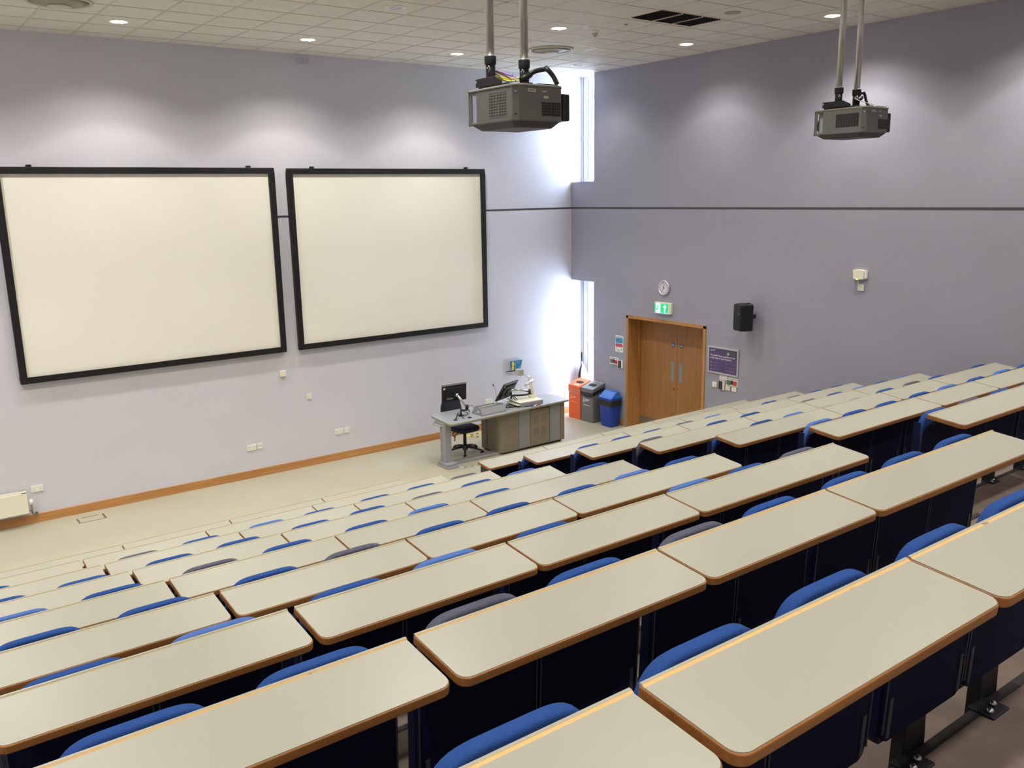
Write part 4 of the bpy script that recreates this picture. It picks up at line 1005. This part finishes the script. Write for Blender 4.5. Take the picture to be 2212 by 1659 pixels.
# exit sign
t = thing('exit_sign', (-.001, -2.452, 2.285), 'lit green emergency exit sign with running man and arrow above the doors', 'exit sign')
obj('sign_case', MB().box(-.055, 0, -.188, .186, -.092, .100), M_cream, t, bevel=.006)
M_g = mat('exit_green', (10, 150, 90), .4, var=.02, emis=(10, 176, 100), es=.9)
M_w = mat('exit_white', (240, 255, 252), .4, var=.0, emis=(225, 255, 250), es=1.25)
X = -.0565
def flat(pts, m, nm, d=0, p=t):   # pts in reader's coords (u right, v up) relative to centre; u -> -y
    return obj(nm, MB().prism([(-u, v) for u, v in pts], 'x', X-d-.0012, X-d+.001), m, p)
flat([(-.183, -.078), (.128, -.078), (.128, .078), (-.183, .078)], M_g, 'green_panel')
flat([(-.150, -.078), (-.05, -.078), (-.045, .0), (-.05, .078), (-.150, .078)], M_w, 'white_doorway', .001)
man = flat([(-.175, -.018), (-.14, -.015), (-.118, .012), (-.128, .034), (-.098, .046), (-.082, .040), (-.066, .052), (-.060, .046), (-.080, .026), (-.094, .030), (-.102, .006), (-.088, -.030), (-.072, -.062), (-.082, -.066), (-.106, -.026), (-.128, -.034), (-.172, -.028)], M_g, 'running_man', .002)
obj('running_man_head', MB().cyl((X-.0035, .073, .062), (X-.001, .073, .062), .009, n=12), M_g, t)
flat([(.055-.012, -.066), (.055+.012, -.066), (.055+.012, .018), (.055+.042, .018), (.055, .066), (.055-.042, .018), (.055-.012, .018)], M_w, 'white_arrow', .001)
flat([(-.183, -.09), (.128, -.09), (.128, -.080), (-.183, -.080)], mat('exit_lower_light', (190, 205, 250), .4, emis=(180, 200, 255), es=.6), 'lower_light_strip')
# loudspeaker
t = thing('wall_loudspeaker', (-.15, -4.33, 2.335), 'black wall loudspeaker right of the doors above the purple notice', 'loudspeaker', None, -.30)
cab = MB().prism([(.0, -.145), (.0, .145), (-.16, .115), (-.20, .09), (-.20, -.09), (-.16, -.115)], 'z', -.205, .205)
me = cab.mesh('cabinet', M_black, .018, 3)
obj('cabinet', me, None, t)
obj('grille', MB().prism([(-.202, -.088), (-.202, .088), (-.196, .088), (-.196, -.088)], 'z', -.185, .185), perf('spk_grille', (20, 20, 22), (6, 6, 7), 0, 160, 160), t)
obj('maker_badge', MB().box(-.2045, -.201, -.068, -.036, .055, .062), M_alu, t)
obj('bracket', MB().box(-.06, .03, -.025, .025, .203, .212).box(-.02, .13, -.02, .02, -.03, .03), M_steel, t, bevel=.002)
# posters and notices
M_pur = mat('notice_purple', (92, 74, 120), .35, var=.02); M_sil = mat('snap_frame_silver', (206, 206, 210), .3, metal=.5)
t = thing('framed_notice', (-.001, -3.757, 1.545), 'purple notice about learning in a silver frame right of the doors', 'notice')
w, h = .312, .222; f = .028
fr = MB()
for a, b, c, d in ((-w, w, h-f, h), (-w, w, -h, -h+f), (-w, -w+f, -h+f, h-f), (w-f, w, -h+f, h-f)): fr.box(-.018, 0, a, b, c, d)
obj('frame', fr, M_sil, t, bevel=.004)
obj('notice_sheet', MB().box(-.008, -.002, -w+f-.003, w-f+.003, -h+f-.003, h-f+.003), M_pur, t)
def fbox(u0, u1, v0, v1, m, nm, x=-.009, p=None): return obj(nm, MB().box(x, x+.0015, -u1, -u0, v0, v1), m, p)
M_pw = mat('print_offwhite', (226, 220, 232), .5); M_pd = mat('print_lilac', (150, 134, 170), .5)
fbox(.10, w-f-.002, .09, h-f-.002, mat('notice_dark', (84, 78, 96), .4), 'dark_corner', -.0092, t)
text("We don't want anything to get", .0405, M_pw, t, facing_mx(-.0095, w-f-.018, .062), 'notice_heading', bold=.0008)
text("in the way of your learning", .0405, M_pw, t, facing_mx(-.0095, w-f-.018, .022), 'notice_heading', bold=.0008)
pb = MB()
def bar(mb, u0, u1, v0, v1, x=-.0095): mb.box(x, x+.001, -u1, -u0, v0, v1)
for q in range(26): bar(pb, -.262+q*.0195, -.262+q*.0195+.015, .002, .006)
for q in range(18): bar(pb, -.262+q*.0195, -.262+q*.0195+.014, .104, .107)
for v, n in ((-.040, 9), (-.052, 6), (-.092, 9), (-.104, 5), (-.146, 9), (-.158, 7)):
    for q in range(n): bar(pb, -.205+q*.016, -.205+q*.016+.012, v, v+.004)
for v, n in ((-.036, 13), (-.048, 3), (-.098, 14), (-.140, 17), (-.150, 12), (-.166, 15)):
    for q in range(n): bar(pb, .045+q*.0145, .045+q*.0145+.011, v, v+.0045)
obj('small_print', pb, M_pd, t)
ic = MB()
for v in (-.042, -.100, -.158): ic.cyl((-.0095, .242, v), (-.008, .242, v), .018, n=12)
obj('notice_icons', ic, mat('icon_grey', (140, 140, 120), .5), t)
lg = MB().prism([(-u+.0, v) for u, v in [(.10+.028*math.cos(a*PI/3+.52), .128+.028*math.sin(a*PI/3+.52)) for a in range(6)]], 'x', -.0102, -.0090); obj('hexagon_badge', lg, mat('badge_grey', (176, 178, 158), .5), t)
cr = MB().prism([(.262, .142), (.232, .142), (.238, .156), (.247, .172), (.256, .156)], 'x', -.0100, -.0088)
for v in (.150, .160): cr.box(-.0100, -.0088, .165, .222, v, v+.005)
obj('crest', cr, M_pw, t)
# fire action notice left of the doors
t = thing('fire_notice', (-.001, -1.345, 1.528), 'small white notice with blue and red panels left of the doors', 'notice')
obj('notice_sheet', MB().box(-.006, 0, -.102, .102, -.155, .152), M_white, t, bevel=.001)
fbox(-.092, .092, .012, .112, mat('notice_blue', (64, 150, 200), .4), 'blue_panel', -.0072, t)
fbox(-.092, .092, -.058, .000, mat('notice_red', (206, 70, 84), .4), 'red_panel', -.0072, t)
pb = MB()
for q in range(5): bar(pb, -.07+q*.03, -.05+q*.03, .124, .134, -.0072)
bar(pb, -.085, -.065, -.085, -.075, -.0072); pb.prism([(.055, -.098), (.0, -.128), (.005, -.133), (.062, -.104)], 'x', -.0072, -.0060); pb.cyl((-.0072, .012, -.128), (-.006, .012, -.128), .012, n=10)
pb.cyl((-.0072, -.055, -.105), (-.006, -.055, -.105), .013, n=10)
obj('notice_print', pb, mat('print_grey', (96, 98, 100), .5), t)
pb = MB()
for v in (.030, .048, .066, .084):
    for q in range(6): bar(pb, -.08+q*.027, -.06+q*.027, v, v+.006, -.0080)
obj('panel_print', pb, mat('print_bluegrey', (44, 110, 150), .5), t)
# door release panels
def release(y, z, label, w=.115):
    t = thing('door_release_panel', (-.001, y, z), label, 'door release', 'door release button panels')
    obj('face_plate', MB().box(-.012, 0, -w, w, -.062, .075), M_white, t, bevel=.002)
    obj('green_button', MB().box(-.024, -.010, .028, .098, -.035, .033), mat('release_green', (62, 92, 70), .4), t, bevel=.004)
    obj('green_button_centre', MB().box(-.026, -.022, .042, .084, -.020, .018), mat('release_green_pale', (100, 128, 100), .4), t, bevel=.002)
    obj('red_button', MB().box(-.024, -.010, -.085, -.020, -.038, .030), mat('release_red', (196, 58, 72), .4), t, bevel=.004)
    obj('key_switch', MB().box(-.020, -.010, -.010, .018, -.03, .04), M_black, t, bevel=.002)
    q = MB()
    for k in range(9): bar(q, -.1+k*.022, -.084+k*.022, .050, .062, -.0132)
    obj('panel_text', q, mat('print_darkgreen', (60, 84, 70), .5), t)
    return t
def reader(y, z, label):
    t = thing('card_reader', (-.001, y, z), label, 'card reader', 'black and white card readers')
    obj('reader_plate', MB().box(-.02, 0, -.052, .045, -.075, .075), M_white, t, bevel=.003)
    obj('reader_body', MB().box(-.034, -.018, -.016, .048, -.066, .066), M_black, t, bevel=.004)
    obj('reader_stripe', MB().box(-.0355, -.033, .008, .013, -.055, .055), M_grey, t)
release(-1.222, 1.185, 'green and red door release panel left of the doors')
reader(-1.395, 1.155, 'card reader beside the release panel left of the doors')
release(-3.965, 1.222, 'green and red door release panel below the purple notice', .105)
reader(-3.752, 1.150, 'card reader below the purple notice right of the doors')
tag(obj('paper_notice', MB().box(-.003, -.001, -3.845, -3.69, 1.237, 1.312), mat('paper_pinkish', (226, 218, 218), .7)), 'small pale paper notice tucked under the purple framed notice', 'notice')
G2 = 'square white switches right of the doors'
socket(-3.597, 1.137, .088, 'white switch nearest the doors, right of them', 'blank', wall='right', m=M_cream, grp=G2, cat='switch')
socket(-3.872, 1.128, .088, 'white switch below the release panel, beside the card reader', 'blank', wall='right', m=M_cream, grp=G2, cat='switch')
socket(-3.999, 1.126, .088, 'white switch below the release panel, farthest from the doors', 'blank', wall='right', m=M_cream, grp=G2, cat='switch')
# wireless access point and its socket
t = thing('access_point', (-.001, -6.07, 3.075), 'cream wireless unit with a green light high on the side wall', 'wireless unit')
v = []
for k in range(9):
    u = -1+2*k/8; v.append((u*.085, .072-.012*u*u))
low = [(u*.078, -.068+.010*u*u) for u in [1-2*k/8 for k in range(9)]]
obj('unit_case', MB().prism(v+low, 'x', -.055, 0), M_cream, t, bevel=.008, seg=3)
obj('status_light', MB().box(-.058, -.05, .0, .03, -.068, -.056), mat('led_green', (150, 230, 40), .4, emis=(150, 235, 40), es=2.0), t)
obj('unit_side', MB().box(-.04, 0, -.115, -.082, -.05, .06), M_white, t, bevel=.004)
socket(-6.092, 2.90, .088, 'white single socket below the cream wireless unit', 'single', wall='right', cat='socket')
tag(obj('power_lead', MB().tube(bez([(-.03, -6.06, 3.005), (-.035, -6.065, 2.975), (-.03, -6.068, 2.94), (-.022, -6.072, 2.905)]), .004), M_white), 'short white lead between the cream wireless unit and its socket', 'cable')
